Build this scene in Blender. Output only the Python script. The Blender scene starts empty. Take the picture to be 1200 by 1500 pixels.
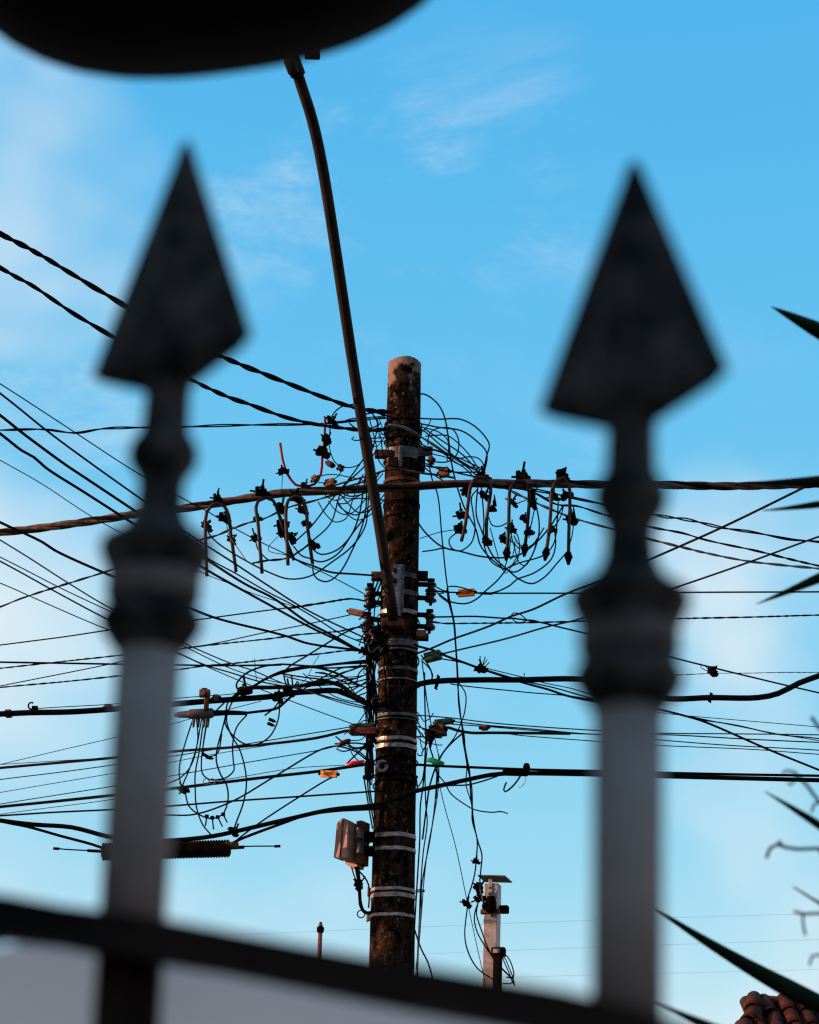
import bpy, bmesh, math, random
from mathutils import Vector, Matrix
random.seed(11)
SC = bpy.context.scene
COL = SC.collection
R = math.radians
# ------------------------------------------------------------------ camera
PITCH, ROLL, FPX, EYE = R(20), R(1.8), 4250.0, 1.6
R0 = Vector((1, 0, 0)); U0 = Vector((0, -math.sin(PITCH), math.cos(PITCH))); FW = Vector((0, math.cos(PITCH), math.sin(PITCH)))
RT = R0 * math.cos(ROLL) + U0 * math.sin(ROLL)
UP = -R0 * math.sin(ROLL) + U0 * math.cos(ROLL)
CAM = Vector((0, 0, EYE))
cd = bpy.data.cameras.new('camera'); cam = bpy.data.objects.new('camera', cd); COL.objects.link(cam)
M = Matrix((RT, UP, -FW)).transposed().to_4x4(); M.translation = CAM
cam.matrix_world = M
cd.sensor_fit = 'HORIZONTAL'; cd.sensor_width = 24.0; cd.lens = 85.0
cd.clip_start = 0.02; cd.clip_end = 3000
cd.dof.use_dof = True; cd.dof.focus_distance = 16.2; cd.dof.aperture_fstop = 10.5
SC.camera = cam
# ------------------------------------------------------------------ sky and sun
SUN_AZ, SUN_EL = 264.0, 13.0          # azimuth clockwise from +Y
w = bpy.data.worlds.new('World'); SC.world = w; w.use_nodes = True
nt = w.node_tree; bg = nt.nodes['Background']; bg.inputs[1].default_value = 0.15
def N(t, **k):
    n = nt.nodes.new(t)
    for a, b in k.items(): setattr(n, a, b)
    return n
def mth(op, a, b=None, clamp=False):
    n = N('ShaderNodeMath', operation=op); n.use_clamp = clamp
    for i, v in enumerate((a, b)):
        if v is None: continue
        if isinstance(v, (int, float)): n.inputs[i].default_value = v
        else: nt.links.new(v, n.inputs[i])
    return n.outputs[0]
sk = N('ShaderNodeTexSky', sky_type='NISHITA'); sk.sun_disc = False
sk.sun_elevation = R(SUN_EL); sk.sun_rotation = R(SUN_AZ); sk.air_density = 1.0; sk.dust_density = 1.0; sk.ozone_density = 1.0
sep = N('ShaderNodeSeparateColor'); nt.links.new(sk.outputs[0], sep.inputs[0])
ch = []
for i, (k, g) in enumerate(((0.355, 2.1), (1.19, 0.72), (2.58, 0.12))):
    c = mth('MINIMUM', sep.outputs[i], 3.6)
    ch.append(mth('MULTIPLY', mth('POWER', c, g), k))
cmb = N('ShaderNodeCombineColor')
for i in range(3): nt.links.new(ch[i], cmb.inputs[i])
# thin cloud: soft banks and a few drawn-out wisps, the same all round the sky
tc = N('ShaderNodeTexCoord')
def noise(scale, loc, rot, sc_, detail, rough, dist=0.0):
    mp = N('ShaderNodeMapping'); mp.inputs['Location'].default_value = loc; mp.inputs['Rotation'].default_value = rot; mp.inputs['Scale'].default_value = sc_
    nt.links.new(tc.outputs['Generated'], mp.inputs[0])
    n = N('ShaderNodeTexNoise'); n.inputs['Scale'].default_value = scale; n.inputs['Detail'].default_value = detail
    n.inputs['Roughness'].default_value = rough; n.inputs['Distortion'].default_value = dist
    nt.links.new(mp.outputs[0], n.inputs['Vector']); return n.outputs['Fac']
def ramp(x, a, b, top):
    m = N('ShaderNodeMapRange', interpolation_type='SMOOTHSTEP')
    nt.links.new(x, m.inputs[0]); m.inputs[1].default_value = a; m.inputs[2].default_value = b; m.inputs[3].default_value = 0; m.inputs[4].default_value = top
    return m.outputs[0]
bank = ramp(noise(4.2, (13.535, 3.0, 0.905), (0, 0, 0), (1, 1, 1.3), 4, .5, .2), 0.47, 0.68, 0.95)
wisp = ramp(noise(3.6, (16.839, 10.2, 8.283), (0, R(28), 0), (1, 1, 2.3), 10, .68, 1.1), 0.48, 0.76, 0.52)
patch = ramp(noise(5.5, (3.965, 2.2, 6.338), (0, 0, 0), (1, 1, 1.2), 2, .4), 0.46, 0.60, 1.0)
fac = mth('MAXIMUM', bank, mth('MULTIPLY', wisp, patch))
mix = N('ShaderNodeMix', data_type='RGBA'); nt.links.new(fac, mix.inputs[0]); nt.links.new(cmb.outputs[0], mix.inputs[6])
mix.inputs[7].default_value = (2.65, 2.95, 3.1, 1)
nt.links.new(mix.outputs[2], bg.inputs[0])
az, el = R(SUN_AZ), R(SUN_EL)
SUN = Vector((math.sin(az) * math.cos(el), math.cos(az) * math.cos(el), math.sin(el)))
ld = bpy.data.lights.new('sun', 'SUN'); ld.energy = 5.0; ld.angle = R(0.6); ld.color = (1.0, 0.57, 0.36)
lo = bpy.data.objects.new('sun', ld); COL.objects.link(lo); lo.rotation_euler = SUN.to_track_quat('Z', 'Y').to_euler(); lo.location = SUN * 50
SC.view_settings.view_transform = 'Standard'; SC.view_settings.look = 'None'; SC.view_settings.gamma = 1
SC.view_settings.use_curve_mapping = False; SC.view_settings.exposure = 1.0
SC.render.engine = 'CYCLES'; SC.cycles.use_denoising = True; SC.cycles.max_bounces = 6
SC.cycles.filter_width = 1.3

# ------------------------------------------------------------------ helpers
def ray(u, v): return FW + RT * ((u - 600) / FPX) + UP * ((750 - v) / FPX)
def P(u, v, y):
    d = ray(u, v); return CAM + d * (y / d.y)
def mpp(u, v, y):
    d = ray(u, v); return (y / d.y) / FPX          # metres for one photo pixel at world depth y
def at_height(u, v, h, lo_=7.0, hi=60.0):
    d = ray(u, v); t = (h - EYE) / d.z; return max(lo_, min(hi, t * d.y))
def proj(p):
    q = p - CAM; t = q.dot(FW); return 600 + FPX * q.dot(RT) / t, 750 - FPX * q.dot(UP) / t

MATS = {}
def mat(name, c1, c2=None, rough=.6, metal=0, scale=8, bump=0, detail=5, lo_=.35, hi=.65, spec=.12, stretch=(1, 1, 1)):
    m = bpy.data.materials.new(name); m.use_nodes = True; t = m.node_tree; b = t.nodes['Principled BSDF']
    b.inputs['Roughness'].default_value = rough; b.inputs['Metallic'].default_value = metal; b.inputs['Specular IOR Level'].default_value = spec
    b.inputs['Base Color'].default_value = (*c1, 1)
    if c2 or bump:
        g = t.nodes.new('ShaderNodeTexCoord'); mp = t.nodes.new('ShaderNodeMapping'); mp.inputs['Scale'].default_value = stretch
        t.links.new(g.outputs['Object'], mp.inputs[0])
        n = t.nodes.new('ShaderNodeTexNoise'); n.inputs['Scale'].default_value = scale; n.inputs['Detail'].default_value = detail; n.inputs['Roughness'].default_value = .65
        t.links.new(mp.outputs[0], n.inputs['Vector'])
        if c2:
            r = t.nodes.new('ShaderNodeValToRGB'); r.color_ramp.elements[0].position = lo_; r.color_ramp.elements[1].position = hi
            r.color_ramp.elements[0].color = (*c1, 1); r.color_ramp.elements[1].color = (*c2, 1)
            t.links.new(n.outputs['Fac'], r.inputs[0]); t.links.new(r.outputs[0], b.inputs['Base Color'])
        if bump:
            bp = t.nodes.new('ShaderNodeBump'); bp.inputs['Strength'].default_value = bump; bp.inputs['Distance'].default_value = .01
            t.links.new(n.outputs['Fac'], bp.inputs['Height']); t.links.new(bp.outputs[0], b.inputs['Normal'])
    MATS[name] = m; return m
mat('black_cable', (.0025, .003, .0045), (.006, .006, .007), .7, scale=30, spec=0)
mat('old_cable', (.004, .0035, .003), (.016, .010, .008), .7, scale=25, spec=0)
mat('teal_cable', (.008, .035, .038), (.02, .06, .06), .5, scale=20, spec=.3)
mat('brown_cable', (.014, .009, .0065), (.095, .052, .036), .6, scale=18, detail=3)
mat('pale_wire', (.07, .065, .065), (.20, .18, .17), .5, scale=30)
mat('red_cable', (.10, .008, .012), (.20, .02, .03), .45, scale=20)
mat('purple_cable', (.045, .012, .05), (.09, .02, .08), .45, scale=20)
mat('clamp_black', (.0025, .002, .002), (.0055, .0032, .0025), .8, scale=60, spec=0)
mat('hoop_metal', (.006, .0045, .004), (.045, .026, .018), .6, .1, scale=22)
mat('hoop_dark', (.004, .005, .006), (.014, .012, .012), .5, .3, scale=22)
mat('rust', (.016, .006, .004), (.09, .035, .016), .8, scale=40, bump=.3)
mat('rust_pale', (.06, .025, .015), (.19, .085, .055), .8, scale=40)
mat('steel', (.07, .062, .06), (.27, .245, .235), .45, .5, scale=25, stretch=(1, 1, 3))
mat('steel_dull', (.020, .021, .024), (.085, .082, .085), .5, .6, scale=25)
mat('porcelain', (.004, .0025, .002), (.016, .006, .004), .4, spec=.25, scale=20)
mat('porcelain_grey', (.13, .12, .12), (.24, .22, .22), .35, scale=20)
mat('orange_plastic', (.85, .17, .004), (.9, .23, .008), .5, scale=50)
mat('orange_worn', (.42, .11, .02), (.70, .26, .07), .6, scale=90)
mat('ink', (.012, .008, .005), rough=.7)
mat('red_plastic', (.38, .008, .012), (.55, .02, .03), .45, scale=40)
mat('maroon_plastic', (.012, .003, .003), (.07, .008, .008), .5, scale=60)
mat('green_plastic', (.008, .12, .045), (.015, .22, .09), .45, scale=50)
mat('dark_green_plastic', (.003, .016, .010), (.007, .034, .020), .45, scale=50)
mat('box_plastic', (.20, .11, .085), (.27, .15, .12), .6, scale=14)
mat('olive_metal', (.025, .023, .019), (.085, .075, .06), .6, .2, scale=40)
mat('arm_paint', (.002, .0015, .0013), (.014, .008, .0055), .7, 0, scale=10, stretch=(1, 1, .2), bump=.1)
mat('gate_black', (.002, .002, .0022), (.070, .058, .053), .6, scale=55, spec=.10, lo_=.40, hi=.82, bump=.15)
mat('gate_grey', (.125, .105, .098), (.20, .168, .155), .7, scale=30, spec=.4)
mat('gate_barrel', (.020, .016, .015), (.13, .105, .095), .6, scale=26, lo_=.38, hi=.75)
mat('gate_rail', (.006, .0045, .004), (.022, .015, .012), .8, scale=18, spec=.05)
mat('gate_sheet', (.80, .79, .80), (.86, .85, .86), .5, scale=9)
mat('lamp_black', (.0012, .001, .001), (.010, .006, .004), .8, spec=.02, scale=14)
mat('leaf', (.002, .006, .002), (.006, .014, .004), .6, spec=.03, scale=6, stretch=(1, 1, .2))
mat('bark', (.04, .028, .02), (.12, .085, .06), .9, scale=20, bump=.6)
mat('twig', (.003, .006, .006), (.010, .014, .014), .9, scale=20)
mat('clay_tile', (.003, .0012, .001), (.060, .011, .004), .85, scale=11, bump=.4)
mat('plaster', (.50, .46, .40), (.60, .56, .50), .9, scale=3, bump=.1)
mat('timber', (.06, .035, .02), (.12, .07, .04), .8, scale=8, stretch=(1, 8, 8))
mat('pane', (.02, .03, .04), rough=.08, spec=.6)
mat('asphalt', (.04, .04, .042), (.065, .065, .065), .9, scale=40, bump=.3)
mat('concrete_ground', (.22, .21, .20), (.32, .31, .29), .9, scale=5, bump=.1)
mat('earth', (.07, .06, .035), (.10, .12, .05), .95, scale=2)
mat('galvanised', (.17, .15, .147), (.30, .275, .268), .5, .35, scale=30)
def sheet_material():
    t = MATS['gate_sheet'].node_tree; b = t.nodes['Principled BSDF']; out = t.nodes['Material Output']
    tr = t.nodes.new('ShaderNodeBsdfTranslucent'); tr.inputs[0].default_value = (.95, .86, .82, 1); mx = t.nodes.new('ShaderNodeMixShader'); mx.inputs[0].default_value = .8
    t.links.new(b.outputs[0], mx.inputs[1]); t.links.new(tr.outputs[0], mx.inputs[2]); t.links.new(mx.outputs[0], out.inputs[0])
sheet_material()
def pole_material():
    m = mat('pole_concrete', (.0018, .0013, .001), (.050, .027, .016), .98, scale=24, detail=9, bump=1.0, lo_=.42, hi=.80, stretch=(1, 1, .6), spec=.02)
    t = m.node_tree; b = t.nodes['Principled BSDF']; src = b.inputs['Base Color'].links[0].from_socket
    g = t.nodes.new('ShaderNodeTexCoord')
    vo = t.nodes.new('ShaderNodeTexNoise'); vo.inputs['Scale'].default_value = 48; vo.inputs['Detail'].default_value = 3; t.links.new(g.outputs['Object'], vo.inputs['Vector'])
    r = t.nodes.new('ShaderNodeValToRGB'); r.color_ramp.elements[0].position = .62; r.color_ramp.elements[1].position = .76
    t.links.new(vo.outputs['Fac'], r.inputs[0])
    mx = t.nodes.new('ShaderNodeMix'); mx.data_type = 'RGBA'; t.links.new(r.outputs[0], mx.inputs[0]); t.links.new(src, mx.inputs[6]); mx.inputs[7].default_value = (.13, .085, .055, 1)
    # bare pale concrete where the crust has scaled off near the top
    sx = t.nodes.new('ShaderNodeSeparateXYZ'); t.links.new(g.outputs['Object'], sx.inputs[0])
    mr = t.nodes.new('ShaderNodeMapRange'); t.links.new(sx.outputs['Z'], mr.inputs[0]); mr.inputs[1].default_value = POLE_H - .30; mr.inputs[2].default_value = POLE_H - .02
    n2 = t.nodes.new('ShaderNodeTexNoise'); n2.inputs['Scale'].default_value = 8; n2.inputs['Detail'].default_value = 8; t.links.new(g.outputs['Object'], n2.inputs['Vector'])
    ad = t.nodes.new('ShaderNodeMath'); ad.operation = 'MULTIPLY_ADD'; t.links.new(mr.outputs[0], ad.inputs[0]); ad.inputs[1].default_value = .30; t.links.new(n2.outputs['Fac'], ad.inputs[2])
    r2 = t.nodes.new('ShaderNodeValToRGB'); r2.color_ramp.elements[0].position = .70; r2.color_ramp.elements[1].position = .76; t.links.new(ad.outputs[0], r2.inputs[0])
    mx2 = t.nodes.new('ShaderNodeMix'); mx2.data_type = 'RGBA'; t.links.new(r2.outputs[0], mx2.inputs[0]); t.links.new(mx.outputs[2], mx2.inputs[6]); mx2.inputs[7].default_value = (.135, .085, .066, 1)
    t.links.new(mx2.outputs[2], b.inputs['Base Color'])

def link(name, me, m, parent=None, smooth=True):
    o = bpy.data.objects.new(name, me); COL.objects.link(o)
    if m and not me.materials: me.materials.append(MATS[m])
    if smooth:
        for p in me.polygons: p.use_smooth = True
    if parent: o.parent = parent
    return o
def obj(name, bm, m, parent=None, smooth=True):
    bmesh.ops.recalc_face_normals(bm, faces=bm.faces)
    me = bpy.data.meshes.new(name); bm.to_mesh(me); bm.free(); return link(name, me, m, parent, smooth)
def tag(o, label, cat, group=None, kind=None):
    o['label'] = label; o['category'] = cat
    if group: o['group'] = group
    if kind: o['kind'] = kind
    return o
def thing(name, label, cat, group=None, loc=(0, 0, 0)):
    o = bpy.data.objects.new(name, None); COL.objects.link(o); o.location = loc; o.empty_display_size = .1
    return tag(o, label, cat, group)
def struct(o): o['kind'] = 'structure'; return o
def frames(pts):
    n = len(pts); T = []
    for i in range(n):
        t = pts[min(i + 1, n - 1)] - pts[max(i - 1, 0)]
        T.append(t.normalized() if t.length > 1e-9 else Vector((0, 0, 1)))
    a = Vector((0, 1, .13)) if abs(T[0].dot(Vector((0, 1, .13)).normalized())) < .9 else Vector((1, 0, 0))
    nn = (a - T[0] * a.dot(T[0])).normalized(); out = []
    for t in T:
        nn = nn - t * nn.dot(t)
        nn = nn.normalized() if nn.length > 1e-6 else t.orthogonal().normalized()
        out.append((t, nn, t.cross(nn)))
    return out
def add_tube(bm, pts, r, sides=6, fr=None):
    fr = fr or frames(pts); rings = []
    for i, (p, (t, a, b)) in enumerate(zip(pts, fr)):
        rr = r(i / (len(pts) - 1)) if callable(r) else r
        rings.append([bm.verts.new(p + a * (rr * math.cos(k * 2 * math.pi / sides)) + b * (rr * math.sin(k * 2 * math.pi / sides))) for k in range(sides)])
    for q, s in zip(rings, rings[1:]):
        for k in range(sides): bm.faces.new((q[k], q[(k + 1) % sides], s[(k + 1) % sides], s[k]))
    bm.faces.new(rings[0][::-1]); bm.faces.new(rings[-1])
def catmull(pts, step):
    if len(pts) == 2:
        n = max(2, int((pts[1] - pts[0]).length / (step * 3))); return [pts[0].lerp(pts[1], i / n) for i in range(n + 1)]
    out = []; n = len(pts)
    for i in range(n - 1):
        p1, p2 = pts[i], pts[i + 1]; p0 = pts[i - 1] if i else p1 * 2 - p2; p3 = pts[i + 2] if i + 2 < n else p2 * 2 - p1
        L = (p2 - p1).length
        # centripetal parameters
        d1 = max((p1 - p0).length ** .5, 1e-4); d2 = max(L ** .5, 1e-4); d3 = max((p3 - p2).length ** .5, 1e-4)
        m1 = (p1 - p0) / d1 - (p2 - p0) / (d1 + d2) + (p2 - p1) / d2
        m2 = (p2 - p1) / d2 - (p3 - p1) / (d2 + d3) + (p3 - p2) / d3
        m1 *= d2; m2 *= d2; k = max(1, min(40, int(L / step)))
        for j in range(k):
            s = j / k; s2 = s * s; s3 = s2 * s
            out.append(p1 * (2 * s3 - 3 * s2 + 1) + m1 * (s3 - 2 * s2 + s) + p2 * (-2 * s3 + 3 * s2) + m2 * (s3 - s2))
    out.append(pts[-1]); return out
def add_box(bm, c, size, rot=None, bevel=0):
    Mx = Matrix.Translation(c) @ (rot.to_4x4() if rot else Matrix.Identity(4)) @ Matrix.Diagonal((*size, 1))
    g = bmesh.ops.create_cube(bm, size=1, matrix=Mx)
    if bevel:
        es = list({e for v in g['verts'] for e in v.link_edges}); bmesh.ops.bevel(bm, geom=es, offset=bevel, segments=2, affect='EDGES', profile=.6)
def add_lathe(bm, prof, seg, axis_o=Vector((0, 0, 0)), rot=None):
    rings = []
    for r, z in prof:
        rings.append([bm.verts.new(axis_o + ((rot or Matrix.Identity(3)) @ Vector((r * math.cos(2 * math.pi * k / seg), r * math.sin(2 * math.pi * k / seg), z)))) for k in range(seg)])
    for q, s in zip(rings, rings[1:]):
        for k in range(seg): bm.faces.new((q[k], q[(k + 1) % seg], s[(k + 1) % seg], s[k]))
    bm.faces.new(rings[0][::-1]); bm.faces.new(rings[-1])
def rotz(a): return Matrix.Rotation(a, 3, 'Z')
def along(d): return d.to_track_quat('Z', 'Y').to_matrix()

DP = 15.5            # pole distance
DW = 15.30           # wires that touch its near face
def path(pts, y0=None, y1=None, bulge=0, y_jit=0):
    """photo points -> 3D; depth runs between the two ends as a straight span would; 'L' = level with the other end"""
    a, b = pts[0], pts[-1]
    if y0 is None: y0 = DW + y_jit
    if y1 is None: y1 = DW + y_jit
    if y0 == 'L': y0 = at_height(*a, P(*b, y1).z)
    if y1 == 'L': y1 = at_height(*b, P(*a, y0).z)
    s = [0]
    for p, q in zip(pts, pts[1:]): s.append(s[-1] + math.hypot(q[0] - p[0], q[1] - p[1]))
    out = []
    for (u, v), d in zip(pts, s):
        f = d / s[-1]; y = 1 / ((1 - f) / y0 + f / y1) + bulge * math.sin(math.pi * f)
        out.append(P(u, v, y))
    return out
def extend(pts3, pts, far=6.0):
    for end in (0, -1):
        if pts[end][0] <= 0 or pts[end][0] >= 1200:
            k = min(3, len(pts3) - 1)
            d = (pts3[0] - pts3[k]) if end == 0 else (pts3[-1] - pts3[-1 - k])
            d.normalize()
            if end == 0: pts3.insert(0, pts3[0] + d * far)
            else: pts3.append(pts3[-1] + d * far)
    return pts3
def wire_mesh(bm, pts, wpx, y0=None, y1=None, bulge=0, jit=0, twist=0, pitch=.16, sides=6, loose=1.0):
    p3 = extend(path(pts, y0, y1, bulge, jit), pts)
    r = wpx * mpp(600, 900, DW) / 2
    if not twist:
        Lt = sum((b - a).length for a, b in zip(p3, p3[1:])); add_tube(bm, catmull(p3, .016 if Lt < 3 else .045), r, sides); return
    sp = catmull(p3, .028); fr = frames(sp); L = 0; ph = random.random() * 6; phs = []
    for i in range(len(sp)):
        if i: L = (sp[i] - sp[i - 1]).length; ph += 2 * math.pi * L / (pitch * (1 + .35 * math.sin(ph * .23)))
        phs.append(ph)
    sr = r * (.56 if twist == 2 else .5)
    for k in range(twist):
        q = []
        for i, (p, (t, a, b)) in enumerate(zip(sp, fr)):
            an = phs[i] + k * 2 * math.pi / twist; o = (r - sr) * loose * (1 + .25 * math.sin(phs[i] * .31 + k))
            q.append(p + a * (o * math.cos(an)) + b * (o * math.sin(an)))
        add_tube(bm, q, sr, 5)
WIRES = {}
def wire(name, label, wpx, pts, y0=None, y1=None, m='black_cable', cat='wire', group=None, **k):
    bm = bmesh.new()
    k.setdefault('jit', random.uniform(-.10, .04))
    wire_mesh(bm, pts, wpx, y0, y1, **k)
    return tag(obj(name, bm, m), label, cat, group)

# ------------------------------------------------------------------ ground and setting
def sheet(name, x0, x1, y0, y1, z, m, thick=0):
    bm = bmesh.new()
    if thick: add_box(bm, Vector(((x0 + x1) / 2, (y0 + y1) / 2, z - thick / 2)), (x1 - x0, y1 - y0, thick))
    else: bm.faces.new([bm.verts.new(c) for c in ((x0, y0, z), (x1, y0, z), (x1, y1, z), (x0, y1, z))])
    return struct(obj(name, bm, m, smooth=False))
sheet('ground', -1500, 1500, -1500, 1500, 0, 'earth')
sheet('yard', -30, 30, -8, 8.0, .004, 'concrete_ground')
sheet('road', -200, 200, 8.2, 14.4, .004, 'asphalt')
sheet('pavement', -200, 200, 14.4, 16.9, .13, 'concrete_ground', .13)

# ------------------------------------------------------------------ the pole
ptop = P(593, 531, DP); pbot = P(573.5, 1410, DP)
axis = (ptop - pbot).normalized()
pbase = pbot + axis * ((.0 - pbot.z) / axis.z)
POLE_H = (ptop - pbase).length
r_top = 24.0 * mpp(593, 531, DP); r_bot = 33.0 * mpp(573, 1410, DP)
def prad(h): return r_top + (r_bot - r_top) * (POLE_H - h) / (ptop - pbot).length
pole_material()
AX = along(axis)
pole = thing('utility_pole', 'dark weathered round concrete utility pole with steel straps, wires tied all round', 'utility pole', loc=pbase)
def pole_local(o): o.parent = pole; o.rotation_euler = AX.to_euler(); return o
bm = bmesh.new(); prof = [(prad(0), -.15)]
n = 60
for i in range(n + 1):
    h = POLE_H * i / n - (.005 if i == n else 0); prof.append((prad(h) * (1 + .006 * math.sin(i * 2.3)), h))
prof += [(r_top * .965, POLE_H), (r_top * .45, POLE_H + .004), (.01, POLE_H + .006)]
add_lathe(bm, prof, 40)
for v in bm.verts:
    if v.co.z > POLE_H - .03:
        a = math.atan2(v.co.y, v.co.x); v.co.z += .007 * math.sin(3 * a + 1) + random.uniform(-.005, .004)
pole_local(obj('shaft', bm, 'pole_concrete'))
def pole_h(v):                       # height along the pole where its near face meets photo row v
    lo_, hi = 0, POLE_H
    for _ in range(40):
        m_ = (lo_ + hi) / 2; p = pbase + axis * m_ + Vector((0, -prad(m_), 0))
        if proj(p)[1] > v: lo_ = m_
        else: hi = m_
    return lo_
def pole_pt(v, ang, out=0):          # point on the pole's skin; ang 0 = towards the camera, + to the right
    h = pole_h(v); r = prad(h) + out
    return pbase + axis * h + Vector((math.sin(ang) * r, -math.cos(ang) * r, 0))
def band(v, hpx, m, name='steel_band', tilt=0, out=.004, slots=0, buckle=None):
    h = pole_h(v); hh = hpx * .0033 / 2; r = prad(h) + out; bm = bmesh.new(); seg = 40; rings = []
    for rr, dz in ((r - .006, -hh), (r, -hh), (r, hh), (r - .006, hh)):
        rings.append([bm.verts.new((rr * math.cos(2 * math.pi * k / seg), rr * math.sin(2 * math.pi * k / seg), h + dz + tilt * rr * math.cos(2 * math.pi * k / seg) + .0012 * math.sin(5 * k / seg * 6.28))) for k in range(seg)])
    for i in range(4):
        a, b = rings[i], rings[(i + 1) % 4]
        for k in range(seg): bm.faces.new((a[k], a[(k + 1) % seg], b[(k + 1) % seg], b[k]))
    o = pole_local(obj(name, bm, m, smooth=False))
    if buckle is not None:
        bm = bmesh.new(); c = Vector((math.sin(buckle) * (r + .006), -math.cos(buckle) * (r + .006), h)); rz = rotz(buckle)
        add_box(bm, c, (.026, .014, hpx * .0038 + .022), rz, .003)
        add_box(bm, c + rz @ Vector((0, -.008, 0)), (.012, .008, hpx * .0038 + .034), rz, .002)
        b = obj('buckle', bm, 'rust_pale'); b.parent = o
    if slots:
        bm = bmesh.new()
        for k in range(slots):
            a = .1 + k * .22; c = Vector((math.sin(a) * r, -math.cos(a) * r, h + tilt * r * math.sin(a))); add_box(bm, c, (.016, .004, hh), rotz(a))
        b = obj('slot', bm, 'ink', smooth=False); b.parent = o
    return o
T = -.10
band(838, 9, 'steel_dull', tilt=T, slots=4); band(864, 9, 'steel_dull', tilt=T, slots=4); band(891, 7, 'steel', tilt=T)
band(937, 11, 'steel_dull', tilt=T); band(947, 3, 'steel_dull', tilt=T); band(976, 5, 'steel_dull', tilt=-.05)
band(1079, 6, 'steel', tilt=-.04); band(1089, 7, 'steel', tilt=-.06, buckle=-.75)
for v, hp, bk in ((1220, 7, -.12), (1240, 6, -.05), (1299, 5, -.16), (1308, 7, None), (1337, 5, -.1)):
    band(v, hp, 'steel', tilt=-.05, buckle=bk)
# clamp high on the pole: collar, angle arms and through bolts
band(662, 20, 'steel_dull', name='collar', out=.012)
band(626, 9, 'black_cable', name='collar', out=.010); band(700, 6, 'rust', name='collar', out=.008); band(733, 6, 'clamp_black', name='collar', out=.004)
def part_px(name, m, u0, v0, u1, v1, y, dep, parent, bevel=.004, yaw=0):
    """a block whose face fills the photo box u0..u1 x v0..v1 at distance y"""
    c = P((u0 + u1) / 2, (v0 + v1) / 2, y); k = mpp((u0 + u1) / 2, (v0 + v1) / 2, y); bm = bmesh.new()
    add_box(bm, c, ((u1 - u0) * k, dep, (v1 - v0) * k), rotz(yaw), bevel)
    o = obj(name, bm, m)
    if parent: attach(o, parent)
    return o
def attach(o, parent):
    o.parent = parent; o.matrix_parent_inverse = (Matrix.Translation(parent.location) @ parent.rotation_euler.to_matrix().to_4x4()).inverted() if parent.parent is None else Matrix.Identity(4)
    return o
part_px('bracket_arm', 'rust', 549, 660, 575, 671, DP - .08, .05, pole)
part_px('bracket_arm', 'steel_dull', 612, 655, 634, 667, DP - .02, .05, pole)
part_px('bracket_plate', 'steel_dull', 584, 652, 590, 686, DP - .125, .03, pole)
part_px('bracket_plate', 'rust', 566, 672, 587, 684, DP - .115, .03, pole, yaw=.5)
part_px('bolt_block', 'clamp_black', 613, 669, 623, 692, DP - .05, .05, pole)
part_px('bracket_arm', 'rust', 544, 839, 562, 850, DP - .08, .06, pole)
part_px('bracket_arm', 'clamp_black', 608, 838, 627, 850, DP - .02, .06, pole)
part_px('bracket_arm', 'rust_pale', 610, 924, 625, 934, DP - .06, .05, pole)
part_px('bracket_arm', 'clamp_black', 612, 929, 628, 938, DP + .02, .05, pole)
part_px('bracket_arm', 'rust', 546, 929, 562, 942, DP - .07, .06, pole)
part_px('ground_clip', 'rust_pale', 547, 1025, 554, 1034, DP - .10, .04, pole)
# lashings of tie wire
for v, t_, m_ in ((994, .02, 'pale_wire'), (1041, -.12, 'pale_wire'), (1045, -.05, 'pale_wire'), (1049, -.1, 'teal_cable'), (620, -.1, 'black_cable'), (614, .06, 'old_cable'), (640, .05, 'black_cable'), (905, .25, 'black_cable'), (920, -.3, 'black_cable'), (1110, .1, 'black_cable'), (960, .3, 'black_cable'), (1130, -.1, 'black_cable'), (1145, .12, 'black_cable')):
    h = pole_h(v); r = prad(h) + .008; bm = bmesh.new()
    pts = [Vector((r * math.cos(a), r * math.sin(a), h + t_ * r * math.cos(a))) for a in [2 * math.pi * k / 28 for k in range(29)]]
    add_tube(bm, pts, .0045, 5); pole_local(obj('tie_wire', bm, m_))
# grey porcelain ring on the left face
bm = bmesh.new(); c = P(559.5, 1123, DP - .15); k = mpp(560, 1123, DP)
pts = [c + Vector((math.cos(a) * 7 * k, -.012, math.sin(a) * 7 * k)) for a in [2 * math.pi * i / 20 for i in range(21)]]
add_tube(bm, pts, 2.6 * k, 8); attach(obj('ring_insulator', bm, 'porcelain_grey'), pole)
bm = bmesh.new(); add_tube(bm, [c + Vector((0, -.05, 0)), c + Vector((0, .12, 0))], 2.2 * k, 8); attach(obj('ring_bolt', bm, 'clamp_black'), pole)

# ------------------------------------------------------------------ lamp arm
arm_px = [(430, 92), (436, 108), (443, 130), (453, 160), (463, 198), (472, 242), (482, 302), (492, 367), (503, 440), (515, 520), (526, 590), (536, 652), (546, 712), (556, 772), (565, 832), (571, 870), (576, 908)]
arm3 = []
for i, (u, v) in enumerate(arm_px):
    f = (908 - v) / 816; arm3.append(P(u, v, DP - .17 - 1.85 * f ** 1.15))
armt = thing('lamp_arm', 'long curved brown steel lamp arm bolted to the pole and rising above it', 'lamp arm', loc=arm3[-1])
bm = bmesh.new(); add_tube(bm, catmull(arm3, .06), .030, 14); attach(obj('tube', bm, 'arm_paint'), armt)
d = (arm3[0] - arm3[1]).normalized()
bm = bmesh.new(); add_tube(bm, [arm3[0] - d * .07, arm3[0] - d * .02, arm3[0] + d * .16], .041, 12); attach(obj('end_sleeve', bm, 'arm_paint'), armt)
bm = bmesh.new(); add_box(bm, P(427, 96, arm3[0].y - .03), (.055, .05, .09), along(d), .014); attach(obj('end_clamp', bm, 'arm_paint'), armt)
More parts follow.
